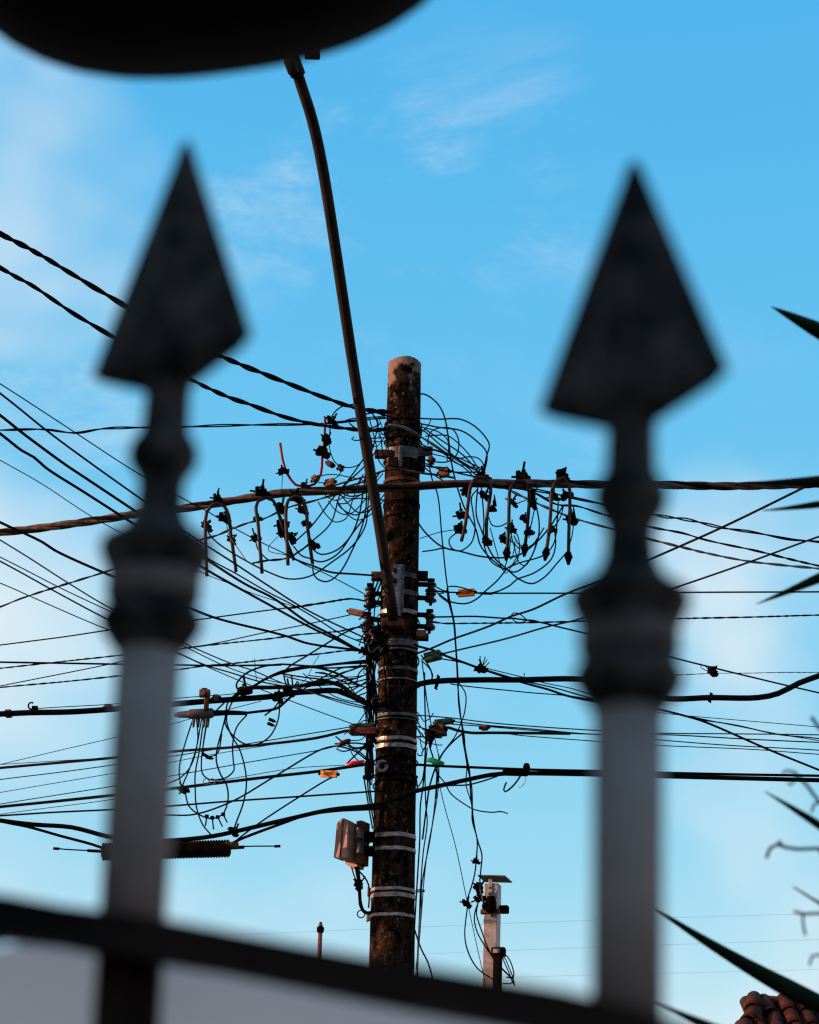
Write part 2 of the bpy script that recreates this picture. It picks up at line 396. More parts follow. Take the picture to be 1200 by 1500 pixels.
bm = bmesh.new(); add_box(bm, arm3[0] + d * .30 + Vector((.02, -.10, 0)), (.17, .52, .09), None, .03); attach(obj('lamp_head', bm, 'steel_dull'), armt)
part_px('photocell', 'clamp_black', 446, 74, 469, 84, arm3[0].y - .02, .07, armt, .01)
part_px('mounting_channel', 'steel', 576, 826, 589, 906, DP - .15, .05, armt)
part_px('channel_flange', 'steel_dull', 589, 828, 592, 904, DP - .165, .08, armt, .002)
part_px('foot_collar', 'rust', 559, 908, 592, 921, DP - .14, .09, armt, .008, yaw=-.1)
for (u, v) in ((579, 834), (579, 850), (575, 915)):
    bm = bmesh.new(); c = P(u, v, DP - .20); add_tube(bm, [c, c + Vector((0, .05, 0))], .012, 6); attach(obj('bolt', bm, 'rust'), armt)

# ------------------------------------------------------------------ spool insulators
def spool(u0, v0, u1, v1, side, label, arms, waist=.62, stack=1):
    y = DP - .03; c = P((u0 + u1) / 2, v1, y); k = mpp(u0, v0, y); H = (v1 - v0) * k / math.cos(PITCH) ; W = (u1 - u0) * k / 2
    t = thing('spool_insulator', label, 'insulator', 'spool insulators on the pole', c)
    prof = [(W * .35, 0)]
    for s in range(stack):
        b = s / stack; q = 1 / stack
        prof += [(W * .8, (b + .02 * q) * H), (W, (b + .12 * q) * H), (W * .95, (b + .24 * q) * H), (W * waist, (b + .36 * q) * H), (W * waist * .92, (b + .5 * q) * H), (W * waist, (b + .64 * q) * H), (W * .9, (b + .76 * q) * H), (W * .85, (b + .9 * q) * H), (W * .5, (b + .97 * q) * H)]
    bm = bmesh.new(); add_lathe(bm, prof, 20); o = obj('spool', bm, 'porcelain'); o.parent = t
    bm = bmesh.new(); add_tube(bm, [Vector((0, 0, -.02)), Vector((0, 0, H + .025))], .009, 8); add_box(bm, Vector((0, 0, H + .015)), (.04, .04, .012), None, .003); o = obj('bolt', bm, 'clamp_black'); o.parent = t
    for f in arms:
        bm = bmesh.new(); L = .13; add_box(bm, Vector((-side * L / 2, 0, H * f)), (L, .03, .022), None, .003); o = obj('bracket_arm', bm, 'clamp_black'); o.parent = t
spool(622, 854, 640, 882, 1, 'upper brown spool insulator holding the wire with the orange tag', (.9, .2), stack=2)
spool(620, 899, 638, 923, 1, 'brown spool insulator over a rusty bracket, holding two level wires', (.9, .2))
spool(532, 861, 551, 890, -1, 'upper brown spool insulator on the pole beside the lamp arm foot', (.7, .25), stack=2)
spool(530, 903, 546, 927, -1, 'lower brown spool insulator beside the lamp arm foot collar', (.8, .3), stack=2)

# ------------------------------------------------------------------ clamps, blocks, tags
def clamp_mesh(kind):
    bm = bmesh.new(); rr = random.Random(kind)
    add_box(bm, Vector((0, 0, 0)), (.046, .034, .036), Matrix.Rotation(rr.uniform(-.3, .3), 3, 'Y'), .007)
    add_box(bm, Vector((.016, .008, -.012)), (.034, .046, .026), Matrix.Rotation(rr.uniform(-.6, .6), 3, 'Y'), .006)
    add_box(bm, Vector((-.02, 0, .004)), (.022, .04, .05), Matrix.Rotation(rr.uniform(-.5, .5), 3, 'Y'), .005)
    add_tube(bm, [Vector((0, -.01, .0)), Vector((.004, -.012, .046 + .01 * kind))], .006, 6)
    add_tube(bm, [Vector((-.045 - .004 * kind, 0, .006)), Vector((.04, 0, -.01))], .006, 6)
    add_lathe(bm, [(.011, .026), (.011, .038)], 6)
    me = bpy.data.meshes.new('clamp'); bmesh.ops.recalc_face_normals(bm, faces=bm.faces); bm.to_mesh(me); bm.free(); me.materials.append(MATS['clamp_black']); return me
CL = [clamp_mesh(i) for i in range(4)]
def clamp(u, v, parent, y=DW - .02, s=1.0, rot=None, name='clamp'):
    o = link(name, random.choice(CL), None, None, False); o.location = P(u, v, y); s *= .86; o.scale = (s * random.uniform(.75, 1.25), s * random.uniform(.8, 1.2), s * random.uniform(.75, 1.25))
    o.rotation_euler = (random.uniform(-.3, .3), (random.uniform(-.6, .6) if rot is None else rot), random.uniform(-.8, .8))
    if parent:
        o.parent = parent; o.location = o.location - parent.location
    return o
def loose_clamp(u, v, label, s=1.0, rot=None, y=DW - .02, group=None):
    o = clamp(u, v, None, y, s, rot, 'wire_clamp'); return tag(o, label, 'clamp', group)
def hoop(pts, clamps, top, m, label, caps=False, w=5.2, spikes=()):
    t = thing('connector_hoop', label, 'connector', 'upside-down connector hoops on the main cable', P(*top, DW - .05))
    bm = bmesh.new(); p3 = path(pts, DW - .09, DW - .02, -.05); add_tube(bm, catmull(p3, .03), w * mpp(600, 800, DW) / 2, 8); attach(obj('hoop', bm, m), t)
    clamp(*top, t, DW - .05, 1.15, 0, 'top_clamp'); 
    bm = bmesh.new(); add_tube(bm, [P(top[0], top[1] - 2, DW - .05), P(top[0] + .5, top[1] - 11, DW - .05)], .007, 6); attach(obj('top_bolt', bm, 'clamp_black'), t)
    for c in clamps: clamp(c[0], c[1], t, DW - .05, random.uniform(.85, 1.1))
    if caps:
        for e, q in ((0, 1), (-1, -2)):
            dd = (p3[e] - p3[q]).normalized(); bm = bmesh.new()
            add_lathe(bm, [(.012, -.03), (.016, -.02), (.024, .0), (.016, .018), (.007, .045)], 10, p3[e], along(dd)); attach(obj('end_cap', bm, 'clamp_black'), t)
    for (u, v0, v1) in spikes:
        bm = bmesh.new(); add_tube(bm, [P(u, v1, DW - .05), P(u - .6, v0, DW - .05)], lambda f: .011 * (1 - f) + .002, 6); attach(obj('tail', bm, 'clamp_black'), t)
hoop([(303, 844), (301.5, 802), (301, 771), (303, 750), (310, 740), (318, 737), (328, 741), (335, 755), (338, 781), (342, 809), (346, 838)], [(303.6, 771), (329, 759), (340, 791)], (319, 730), 'hoop_metal', 'rusty connector hoop with open tails, farthest along the main cable from the red cable')
hoop([(384, 840), (381, 804), (378, 767), (375, 743), (378, 734), (390, 729), (400, 733), (407, 748), (412, 764), (419, 790), (431, 821)], [(378.5, 760), (375, 788), (412, 744.5), (414, 767), (416, 781)], (384, 721), 'hoop_dark', 'dark connector hoop crossing the rusty hoop below the red cable')
hoop([(422, 828), (420.5, 790), (419, 748), (423, 732), (433, 726), (442, 729), (448, 743), (451, 774), (458, 826)], [(444, 747.5), (450, 767), (428, 789), (461, 799)], (434, 729), 'hoop_metal', 'rusty connector hoop on the main cable right under the red cable')
hoop([(676, 793), (682, 767), (686.5, 732), (690, 711), (699, 699), (711, 699), (719, 711), (717, 734), (713, 762), (713, 797)], [(683, 719.5), (677, 754.5), (675, 775.5), (711, 727), (722, 746), (714, 793)], (709, 699), 'hoop_metal', 'rusty connector hoop with splayed tails and a pile of wires over its clamp', spikes=[(725, 724, 741)])
hoop([(742.5, 810), (745, 778), (746, 739), (748, 715), (758, 704), (769, 706), (775, 720), (774, 755), (769, 804)], [(751, 736), (749.5, 774), (739, 790), (780, 725), (781, 740), (768, 760), (776, 780)], (766, 698), 'hoop_dark', 'dark capped connector hoop between two rusty hoops, loaded with eight clamps', True)
hoop([(800, 810), (804, 783), (807, 748), (809, 718), (816, 704), (826.5, 699), (833.5, 711), (835, 739), (833.5, 778), (833, 816)], [(812.5, 729), (809.5, 775), (830, 726), (838, 762)], (825, 697), 'hoop_metal', 'rusty connector hoop with pointed black end caps, beyond the dark hoop', True, spikes=[(841, 741, 758)])

def block(name, label, cat, u0, v0, u1, v1, m, y=DW - .04, dep=.04, rot=0, bevel=.005, group=None, bolt=None):
    """small box-shaped fitting; rot turns it in the picture plane"""
    t = thing(name, label, cat, group, P((u0 + u1) / 2, (v0 + v1) / 2, y)); k = mpp(u0, v0, y); W, H = (u1 - u0) * k, (v1 - v0) * k
    q = Matrix.Rotation(-rot, 3, 'Y'); t.rotation_euler = (0, 0, -.35); bm = bmesh.new(); add_box(bm, Vector(), (W, dep, H), q, min(bevel, H * .3)); o = obj('body', bm, m); o.parent = t
    bm = bmesh.new(); add_box(bm, q @ Vector((0, -dep * .5, H * .05)), (W * .9, .006, H * .16), q, .001); o = obj('ridge', bm, m); o.parent = t
    for s in (-1, 1):
        bm = bmesh.new(); add_tube(bm, [q @ Vector((s * W * .45, 0, 0)), q @ Vector((s * (W * .5 + .012), 0, 0))], min(.009, H * .3), 8); o = obj('end_gland', bm, 'clamp_black'); o.parent = t
    return t
G = 'small brown wire connectors'
block('wire_connector', 'brown block connector on the brown wire beside the pole clamp', 'connector', 643, 685, 658, 699, 'rust_pale', rot=.05)
block('wire_connector', 'small brown connector hanging upright under the pole clamp arm', 'connector', 629, 668, 635, 680, 'rust', rot=.1)
block('wire_connector', 'pale brown block connector resting on the main cable next to the lamp arm', 'connector', 477, 702, 491, 713, 'rust_pale', rot=.15)
block('wire_connector', 'small brown connector at the tip of the wire loop beside the lamp arm', 'connector', 479, 676, 489, 684, 'rust', rot=-.5)
block('wire_connector', 'tiny rusty connector at the foot of the round wire loop', 'connector', 496, 681, 502, 690, 'rust', rot=.2)
block('wire_connector', 'small rusty connector against the red cable bend', 'connector', 457, 697, 466, 706, 'rust_pale', rot=.6)
t = block('cable_tag', 'bright orange cable tag with dark print strung on a level wire', 'tag', 671, 863, 696, 874, 'orange_plastic', dep=.02, bevel=.002)
def lettering(t, txt, size, yoff, m='ink', rot=0):
    c = bpy.data.curves.new('lettering', 'FONT'); c.body = txt; c.size = size; c.align_x = 'CENTER'; c.align_y = 'CENTER'; c.extrude = .0006
    c.materials.append(MATS[m]); tmp = bpy.data.objects.new('tmp', c); COL.objects.link(tmp); me = bpy.data.meshes.new_from_object(tmp.evaluated_get(bpy.context.evaluated_depsgraph_get())); bpy.data.objects.remove(tmp); o = bpy.data.objects.new('lettering', me); COL.objects.link(o); o.rotation_euler = (math.pi / 2, rot, 0); o.location = (0, yoff, 0); o.parent = t
lettering(t, 'AZIBP', .030, -.0145)
t = block('cable_tag', 'worn orange cable tag hanging under a thick black cable by the red ties', 'tag', 469, 1129, 495, 1139, 'orange_worn', dep=.015, rot=-.10, bevel=.002)
lettering(t, 'AZIBP', .024, -.0115, 'rust', -.10)
block('splice_tag', 'pale brown splice sleeve on the thin wire beside the spool insulators', 'splice', 510, 893, 535, 902, 'rust_pale', rot=-.27, dep=.03)
block('splice_box', 'dark green splice box on a wire under the rusty bracket', 'splice', 622, 955, 647, 968, 'dark_green_plastic', rot=.17, dep=.05)
block('splice_box', 'green splice box stacked over the brown connector box', 'splice', 637, 1054, 664, 1061, 'dark_green_plastic', rot=.05, dep=.05)
block('junction_box', 'brown junction box with wires under the green splice box', 'junction box', 630, 1063, 653, 1078, 'rust', rot=.06, dep=.07)
block('junction_box', 'dark maroon junction box wired to the pole left of the bright bands', 'junction box', 512, 1066, 554, 1077, 'maroon_plastic', rot=-.06, dep=.05)
block('splice_rod', 'dark green splice rod above the maroon junction box', 'splice', 514, 1060, 549, 1066, 'dark_green_plastic', rot=-.03, dep=.03)
def ribbon_tag(name, label, cat, pts, wpx, m, y=DW - .06):
    bm = bmesh.new(); p3 = path(pts, y, y); k = wpx * mpp(600, 1100, DW) / 2
    sp = catmull(p3, .02); add_tube(bm, sp, lambda f: k * (.45 + .75 * math.sin(math.pi * min(1, f * .85 + .1))), 7)
    return tag(obj(name, bm, m), label, cat)
ribbon_tag('cable_tie', 'bright red plastic tie on a thick cable above the orange tag', 'cable tie', [(508, 1121), (517, 1118), (526, 1117), (534, 1115)], 6, 'red_plastic')
ribbon_tag('cable_tie', 'dull red plastic tie under the maroon junction box', 'cable tie', [(494, 1094), (501, 1089), (509, 1086), (514, 1084)], 7, 'maroon_plastic')
ribbon_tag('cable_tie', 'bright green plastic tie on a level cable beside the pole', 'cable tie', [(625, 1114), (632, 1113.5), (640, 1117), (651, 1119)], 8, 'green_plastic')
ribbon_tag('cable_tie', 'teal tie wrapped where the thick cable meets the pole', 'cable tie', [(540, 1037), (548, 1038), (556, 1039), (566, 1040)], 6, 'teal_cable', DP - .16)
# bell shaped insulator and funnel
def bell(u, v0, v1, w0, w1, label, m='clamp_black', y=DW):
    c = P(u, v1, y); k = mpp(u, v1, y); H = (v1 - v0) * k; bm = bmesh.new()
    add_lathe(bm, [(w1 * k * .9, -.004), (w1 * k, .0), (w1 * k * .95, H * .12), (w1 * k * .62, H * .22), (w0 * k * 1.15, H * .6), (w0 * k, H * .95), (w0 * k * .5, H)], 18)
    o = obj('bell_insulator', bm, m); o.location = c; return tag(o, label, 'insulator')
bell(539, 1117, 1140, 5, 8, 'dark bell shaped insulator at the end of the red-tied cable')
bm = bmesh.new(); add_lathe(bm, [(.004, -.075), (.012, -.04), (.036, .01), (.034, .02)], 14); o = obj('cable_funnel', bm, 'clamp_black'); o.location = P(631, 1077, DW - .05); tag(o, 'black funnel shaped cable gland under the brown junction box', 'cable gland')

# ------------------------------------------------------------------ heavy cables
main_pts = [(0, 780), (40, 776), (90, 769.5), (150, 761), (200, 753), (260, 746), (300, 740), (350, 732), (400, 724), (440, 720.5), (500, 718), (540, 716), (580, 714), (620, 711.5), (660, 709), (720, 708), (800, 708.5), (900, 710), (960, 710), (1050, 712), (1110, 711.5), (1200, 709)]
mt = thing('main_cable', 'thick brown twisted power cable crossing in front of the pole', 'cable', loc=P(0, 780, DW + .2))
p3 = extend(path(main_pts, DW + .45, DW + .2, -.40), main_pts, 8); sp = catmull(p3, .04); fr = frames(sp)
ph = 0; PHS = []
for i in range(len(sp)):
    if i:
        u = proj(sp[i])[0]; g = 1 / (1 + ((u - 600) / 130) ** 4)      # strands lie nearly straight past the pole
        ph += 2 * math.pi * (sp[i] - sp[i - 1]).length / .62 * (1 - .8 * g)
    PHS.append(ph)
for k in range(4):
    q = []
    for i, (p, (t_, a, b)) in enumerate(zip(sp, fr)):
        an = PHS[i] + k * math.pi / 2; q.append(p + a * (.0135 * math.cos(an)) + b * (.0135 * math.sin(an)))
    bm = bmesh.new(); add_tube(bm, q, .0115, 7); attach(obj('strand', bm, 'brown_cable' if k != 2 else 'old_cable'), mt)
wire('trunk_cable', 'thick black trunk cable that kinks down to the pole and crosses its face', 8.5, [(0, 1046), (45, 1044), (100, 1043), (150, 1040), (200, 1036), (259, 1031), (307, 1027), (336, 1025), (400, 1020), (424, 1015.5), (457, 1013), (495, 1012), (516, 1020), (534, 1029), (549, 1033), (575, 1029), (597, 1012), (615, 1002), (640, 998), (700, 996), (760, 996), (850, 995), (900, 1003), (975, 1023), (1040, 1022), (1110, 1022), (1140, 1016), (1170, 1001), (1200, 990)], cat='cable', sides=10, jit=-.02)
wire('overlay_cable', 'short thick black cable lying over the trunk cable near the pole', 6, [(348, 1014), (365, 1008), (400, 1007), (440, 1005), (457, 1001), (474, 998), (486, 1000), (504, 1007), (516, 1017), (534, 1026)], cat='cable', sides=8, m='old_cable')
wire('low_cable', 'thick black cable sagging past the corrugated closure and rising across the pole foot', 6.5, [(0, 1202), (50, 1208), (105, 1212), (160, 1226), (200, 1232), (255, 1231), (312, 1225), (345, 1218), (422, 1200), (486, 1186), (546, 1180), (575, 1172), (609, 1159), (645, 1151), (690, 1141), (720, 1135), (742, 1133), (780, 1133), (870, 1134.5), (966, 1137), (1200, 1143)], cat='cable', sides=8, jit=-.02)
wire('closure_cable', 'black cable feeding the corrugated closure from outside the view', 4.5, [(0, 1203), (40, 1211), (90, 1225), (135, 1237), (152, 1243)], cat='cable')
wire('closure_cable', 'black cable leaving the corrugated closure towards the pole', 4.5, [(330, 1241), (335, 1238.5), (351, 1230), (409, 1208), (450, 1194), (491, 1188), (546, 1185), (566, 1183)], cat='cable')
wire('side_cable', 'thin black cable lashed under the rising thick cable beside the pole', 2.5, [(645, 1152), (664, 1150.5), (684, 1150), (705, 1145), (729, 1137)], cat='cable')
wire('level_cable', 'black cable carrying the green tie and merging with the thick cable', 4.2, [(560, 1118), (609, 1120), (630, 1121.5), (690, 1124), (780, 1127.5), (870, 1129.5), (966, 1132), (1080, 1134.5), (1200, 1136.5)], None, 'L', cat='cable')
wire('level_cable', 'black cable carrying the worn orange tag and the red tie', 5, [(0, 1182), (80, 1174), (165, 1165), (246, 1156), (312, 1148), (395, 1138), (466, 1130), (527, 1121), (540, 1119)], 'L', cat='cable')
wire('level_cable', 'brownish black cable ending at the maroon junction box', 4.4, [(0, 1125), (167, 1110), (252, 1101), (362, 1093), (464, 1081), (490, 1075), (505, 1071), (515, 1070)], 'L', m='old_cable', cat='cable')
wire('level_cable', 'black cable running level below the worn orange tag to the bare pole face', 3, [(0, 1195), (80, 1190), (165, 1186), (246, 1181), (334, 1174), (422, 1168), (546, 1159.5), (566, 1158)], 'L', cat='cable')
wire('level_cable', 'brown black cable leaving the brown junction box and ending in a sleeve', 4.6, [(640, 1066), (657, 1066), (670, 1070), (690, 1073.5), (720, 1073.5), (780, 1074), (836, 1074.6)], m='old_cable', cat='cable')

# ------------------------------------------------------------------ spans to the left
G1 = 'twisted service cables'
wire('twisted_cable', 'upper thick twisted black cable passing behind a spear head to the pole top', 8, [(0, 342), (50, 368), (100, 398), (150, 428), (185, 449), (260, 492), (335, 527), (400, 553), (450, 573), (480, 584), (518, 597), (540, 601), (572, 604)], 'L', cat='cable', twist=2, pitch=.30, jit=.05)
wire('twisted_cable', 'lower thick twisted black cable passing behind a spear head to the pole top', 7, [(0, 392), (50, 420), (100, 454), (168, 495), (230, 530), (290, 561), (330, 580), (370, 594), (420, 612), (465, 622), (500, 627), (540, 631), (568, 628)], 'L', cat='cable', twist=2, pitch=.30, jit=.05)
wire('twisted_cable', 'thin level twisted black cable meeting the thick twisted cable', 4.2, [(0, 630), (65, 629), (110, 634), (150, 628), (220, 626), (275, 625), (330, 623), (400, 622), (465, 621), (520, 616), (565, 612)], 'L', cat='cable', twist=2, pitch=.55, loose=1.3, jit=.05)
wire('twisted_cable', 'slack twisted dark cable climbing under the main cable', 4, [(0, 889), (30, 877), (60, 867), (85, 859), (115, 850), (165, 834), (220, 815), (279, 795), (318, 784), (337, 776), (360, 767), (386, 760), (423, 743), (458, 734), (482, 727), (520, 717)], 'L', m='old_cable', cat='cable', twist=2, pitch=.4)
D = 'thin drop wires running down to the pole'
wire('drop_wire', 'hair thin wire slanting down past the connector hoops to the upper spool', 1.6, [(0, 562), (100, 627), (200, 692), (262, 727), (307, 751), (344, 774), (384, 795), (419, 812), (450, 829), (472, 838), (534, 870)], 'L')
wire('drop_wire', 'thin straight black wire slanting down to the lower spool insulator', 2.6, [(0, 576), (70, 632), (135, 680), (212, 735), (273, 780), (304, 800), (340, 823), (390, 856), (440, 888), (480, 909), (510, 923), (542, 938)], 'L')
wire('drop_wire', 'bolder black wire slanting down as uppermost of a close bundle', 3.6, [(0, 608), (30, 632), (95, 680), (125, 700), (200, 750), (305, 821), (360, 856), (400, 876), (450, 911), (492, 933), (522, 950), (542, 958)], 'L')
wire('drop_wire', 'thin wire hugging the bolder slanting wire then parting to the pole', 2, [(200, 749), (305, 818), (347, 841), (390, 866), (427, 885), (468, 909), (495, 926), (540, 945)], 12.6)
wire('drop_wire', 'bold black wire slanting down with a kink at its upper end', 3.6, [(0, 635), (32, 660), (50, 670), (67, 685), (125, 722), (200, 770), (305, 836), (333, 852), (360, 867), (409, 894), (457, 920), (495, 938), (525, 953), (542, 959)], 'L')
wire('drop_wire', 'hair thin wire slanting down and ending against the bold kinked wire', 1.3, [(0, 674), (60, 708), (145, 763), (308, 844), (337, 855), (364, 867), (400, 879), (417, 884), (440, 892)], 'L')
wire('drop_wire', 'bold slack black wire swinging low before it reaches the pole', 3.8, [(0, 765), (35, 781), (62, 794), (80, 806), (150, 838), (200, 858), (281, 892), (312, 904), (344, 913), (390, 924), (423, 933), (445, 941), (471, 946), (520, 952), (542, 957)], 'L')
wire('drop_wire', 'thin wire slanting down into the trunk cable from higher up', 2, [(0, 791), (100, 854), (160, 890), (260, 938), (339, 972), (370, 982), (412, 1000), (441, 1009), (502, 1030), (540, 1039)], 'L', m='teal_cable')
wire('drop_wire', 'thin wire slanting down between two others into the trunk cable', 1.6, [(0, 816), (90, 862), (160, 895), (262, 943), (335, 978), (390, 996), (425, 1003)], 'L')
wire('drop_wire', 'thin wire slanting down lowest but one into the trunk cable', 2.2, [(0, 822), (80, 866), (155, 906), (262, 957), (300, 974), (340, 986), (375, 997), (441, 1010), (502, 1027), (538, 1036)], 'L')
wire('drop_wire', 'thin wire slanting down through the trunk cable to the green splice rod', 1.5, [(0, 854), (50, 876), (155, 921), (262, 958), (304, 977), (365, 1003), (424, 1026), (520, 1062)], 'L')
wire('span_wire', 'thin level wire turning twisted as it nears the upper spool insulator', 2.2, [(0, 945), (100, 932), (160, 923), (288, 908), (347, 900), (400, 893), (442, 888)], 'L')
wire('twisted_cable', 'short twisted wire tied to the upper spool beside the lamp arm', 4.2, [(425, 890.5), (442, 888), (480, 882), (514, 877), (524, 878), (537, 881)], twist=2, pitch=.11)
wire('span_wire', 'thin wire ending at the pale brown splice sleeve', 1.8, [(0, 1005), (160, 973), (259, 951), (307, 944), (391, 926), (447, 915), (512, 901)], 'L')
wire('span_wire', 'thin tail of wire from the splice sleeve to the pole', 2, [(534, 894), (545, 890), (560, 887)])
wire('twisted_cable', 'thin wire twisted near the lower spool insulator', 3, [(0, 979), (175, 960), (259, 951), (307, 945), (400, 935), (435, 930), (502, 924), (525, 919), (537, 921)], 'L', twist=2, pitch=.13)
wire('span_wire', 'level black wire joining the knot of cables left of the pole', 3, [(0, 970), (60, 971), (175, 973), (259, 974), (304, 975), (400, 974), (412, 973), (450, 975.5), (465, 976), (516, 969.5), (542, 967)], 'L')
wire('twisted_cable', 'thin wire twisted where it meets the bold slack wire', 3, [(0, 1007), (100, 998), (175, 990), (259, 981), (304, 975), (340, 972), (390, 966.5), (427, 962), (471, 957.5), (510, 953), (530, 954)], 'L', twist=2, pitch=.14)
wire('slack_wire', 'black wire looping off the trunk cable and round to the level wire', 3, [(360, 1013), (351, 1012), (346, 1004), (351, 995), (363, 985), (387, 976), (412, 974)], bulge=-.1)
wire('slack_wire', 'bold wire climbing out of the trunk cable lashing to the pole', 4, [(336, 1024), (360, 1012), (380, 1000), (390, 994), (415, 983), (440, 978), (465, 976), (501, 972), (542, 970.5)])
wire('slack_wire', 'wire rising shallowly beside the bold climbing wire to the pole', 2.6, [(370, 1005), (390, 995), (409, 987.5), (454, 978), (487, 978.5), (534, 975), (545, 974)])
wire('slack_wire', 'bold wire dropping from the knot of cables to the pole bundle', 3.6, [(454, 977), (469, 979), (495, 987), (520, 1001), (530, 1005)])
wire('slack_wire', 'wire curling up from the trunk cable and climbing to the lower spool', 2.6, [(421, 1008), (416, 988), (421, 979), (450, 960.5), (474, 945.5), (507, 926), (533, 915), (548, 908)])
wire('slack_wire', 'hair thin wire hanging between the twisted wire and the trunk cable', 1.1, [(440, 1002), (448, 995), (456, 981), (460, 972), (468, 960)])
wire('wire_stub', 'short wire stub standing on the trunk cable', 2.8, [(427, 990), (429, 1004)]); wire('wire_stub', 'small curled wire stub on the trunk cable', 2.4, [(432, 1004), (436, 998), (438, 1000), (434, 1005)])
wire('wire_stub', 'thin upright wire whisker on the trunk cable lashing', 1.2, [(373, 965), (374, 980), (376, 998)])
SW = 'short wires fanning into the pole bundle'
for i, p_ in enumerate(([(430, 1006), (500, 1002), (520, 999), (545, 993)], [(495, 1010), (515, 1007), (545, 999)], [(510, 1014), (525, 1006), (543, 994)], [(518, 1018), (530, 1010), (543, 1002)], [(525, 1019), (545, 1012)], [(450, 1004), (510, 997), (545, 985)], [(523, 1000), (525, 988), (535, 977), (545, 968)])):
    wire('fan_wire', 'short thin wire fanning from the trunk cable kink into the pole bundle', 2.2, p_, group=SW)
wire('messenger_wire', 'thin wire riding just above the trunk cable', 1.4, [(50, 1039), (62, 1037.5), (172, 1031), (257, 1023), (309, 1019), (344, 1016), (365, 1009)], 15.3, m='old_cable')
wire('span_wire', 'hair thin wire rising behind the grey terminal to the trunk cable', 1.2, [(0, 1120), (80, 1101), (170, 1080), (255, 1060), (279, 1053), (344, 1037), (383, 1027)], 'L')
wire('span_wire', 'hair thin wire tight above the brownish black cable on its outer half', 1.2, [(0, 1120), (80, 1115), (172, 1109), (252, 1101)], 'L', 15.6)
wire('span_wire', 'thin straight wire ending at the dark green splice rod', 1.7, [(0, 1142), (90, 1131), (170, 1120), (252, 1108), (367, 1089), (513, 1065), (525, 1063)], 'L')
wire('span_wire', 'hair thin wire ending under the brownish black cable', 1.2, [(0, 1161), (170, 1132), (249, 1117), (307, 1106), (422, 1087)], 'L')
wire('span_wire', 'thin straight wire meeting the arched wire below the maroon box', 1.6, [(0, 1178), (170, 1151), (249, 1137), (362, 1117), (477, 1097), (492, 1093)], 'L')
wire('span_wire', 'hair thin wire ending at the bright red tie', 1.2, [(0, 1193), (165, 1171), (337, 1141), (436, 1125), (505, 1121)], 'L')
wire('slack_wire', 'wire sagging low then arching up over the dull red tie', 2.7, [(240, 1194), (285, 1193), (340, 1174), (400, 1139), (464, 1101), (480, 1095), (494, 1093), (508, 1096), (521, 1101), (538, 1114)], 15.6)
wire('slack_wire', 'wire climbing straight from the corrugated closure to the worn orange tag', 2.6, [(340, 1238), (348, 1230), (381, 1205), (439, 1167), (480, 1142), (491, 1137)])
wire('slack_wire', 'wire slanting from the red tie up to the pole bundle', 2.6, [(508, 1119), (520, 1107), (545, 1084)])
wire('slack_wire', 'wire slanting from the green rod up to the teal tie', 1.8, [(523, 1062), (531, 1050), (540, 1036)])
wire('drop_cable', 'black cable from the grey terminal sleeve up to the trunk cable', 4.2, [(355, 1045), (373, 1043), (406, 1037.5), (417, 1029), (426, 1021)], cat='cable')
# hanging loops below the terminal
for lab, wp, p_ in (
    ('black loop hanging from the terminal left of all the others', 2.3, [(284, 1050), (271, 1090), (263, 1123), (264, 1145), (270, 1157)]),
    ('black wire from the terminal slanting across to the small clip on the cable', 2.2, [(288, 1052), (289, 1090), (277, 1128), (268, 1152), (272, 1160)]),
    ('largest black loop hanging under the terminal with four prongs at its foot', 2.5, [(271, 1159), (277, 1181), (293, 1194), (310, 1199), (326, 1193), (334, 1172), (332, 1150), (323, 1134), (317, 1115), (318, 1098), (325, 1071), (330, 1051), (334, 1029), (348, 1014)]),
    ('black wire dropping from the terminal down to the low thick cable', 2.4, [(299, 1050), (292, 1100), (286, 1134), (286, 1156), (288, 1183), (297, 1208), (312, 1226)]),
    ('black loop bowing out beside the big loop down to the low thick cable', 2.5, [(344, 1020), (332, 1051), (337, 1073), (351, 1098), (359, 1126), (361, 1150), (356, 1178), (345, 1208), (342, 1219)]),
    ('black U-shaped loop from the terminal sleeve with paired clips at its foot', 2.4, [(362, 1047), (347, 1065), (341, 1090), (342, 1117), (343, 1128), (332, 1139), (320, 1142), (307, 1142), (297, 1134), (295, 1117), (304, 1052)]),
    ('black loop from the trunk cable with two tiny plugs hanging on it', 2.4, [(409, 1024), (409, 1046), (405, 1062), (395, 1079), (378, 1090), (359, 1090), (340, 1076), (330, 1060), (332, 1040)]),
    ('black wire from the terminal slanting back towards the outer picket', 2.2, [(296, 1051), (282, 1117), (266, 1138), (245, 1148)]),
    ('short black loop from the terminal ending in small plugs', 2.2, [(303, 1052), (299, 1106), (310, 1108), (319, 1103), (325, 1075)]),
    ('black wire from the trunk lashing down to the terminal', 2.6, [(330, 1028), (318, 1040), (309, 1050)]),
    ('thin black wire crossing from the trunk lashing to the sleeve', 2.6, [(388, 1048), (402, 1037), (409, 1027), (417, 1016)])):
    wire('hanging_loop', lab, wp, p_, bulge=random.uniform(-.14, .14), jit=-.02)
for u, v, a in ((300, 1106, .5), (306, 1110, .2), (398, 1055, .35), (396, 1061, .35)):
    bm = bmesh.new(); add_box(bm, Vector(), (.034, .018, .016), Matrix.Rotation(a, 3, 'Y'), .003); add_box(bm, Matrix.Rotation(a, 3, 'Y') @ Vector((.02, 0, 0)), (.012, .01, .009), Matrix.Rotation(a, 3, 'Y'), .001)
    o = obj('wire_plug', bm, 'clamp_black'); o.location = P(u, v, DW - .04)
    tag(o, 'tiny black plug in the pair on the ' + ('short loop' if u < 350 else 'loop hung from the trunk cable'), 'plug', 'plugs on short loop' if u < 350 else 'plugs on trunk loop')
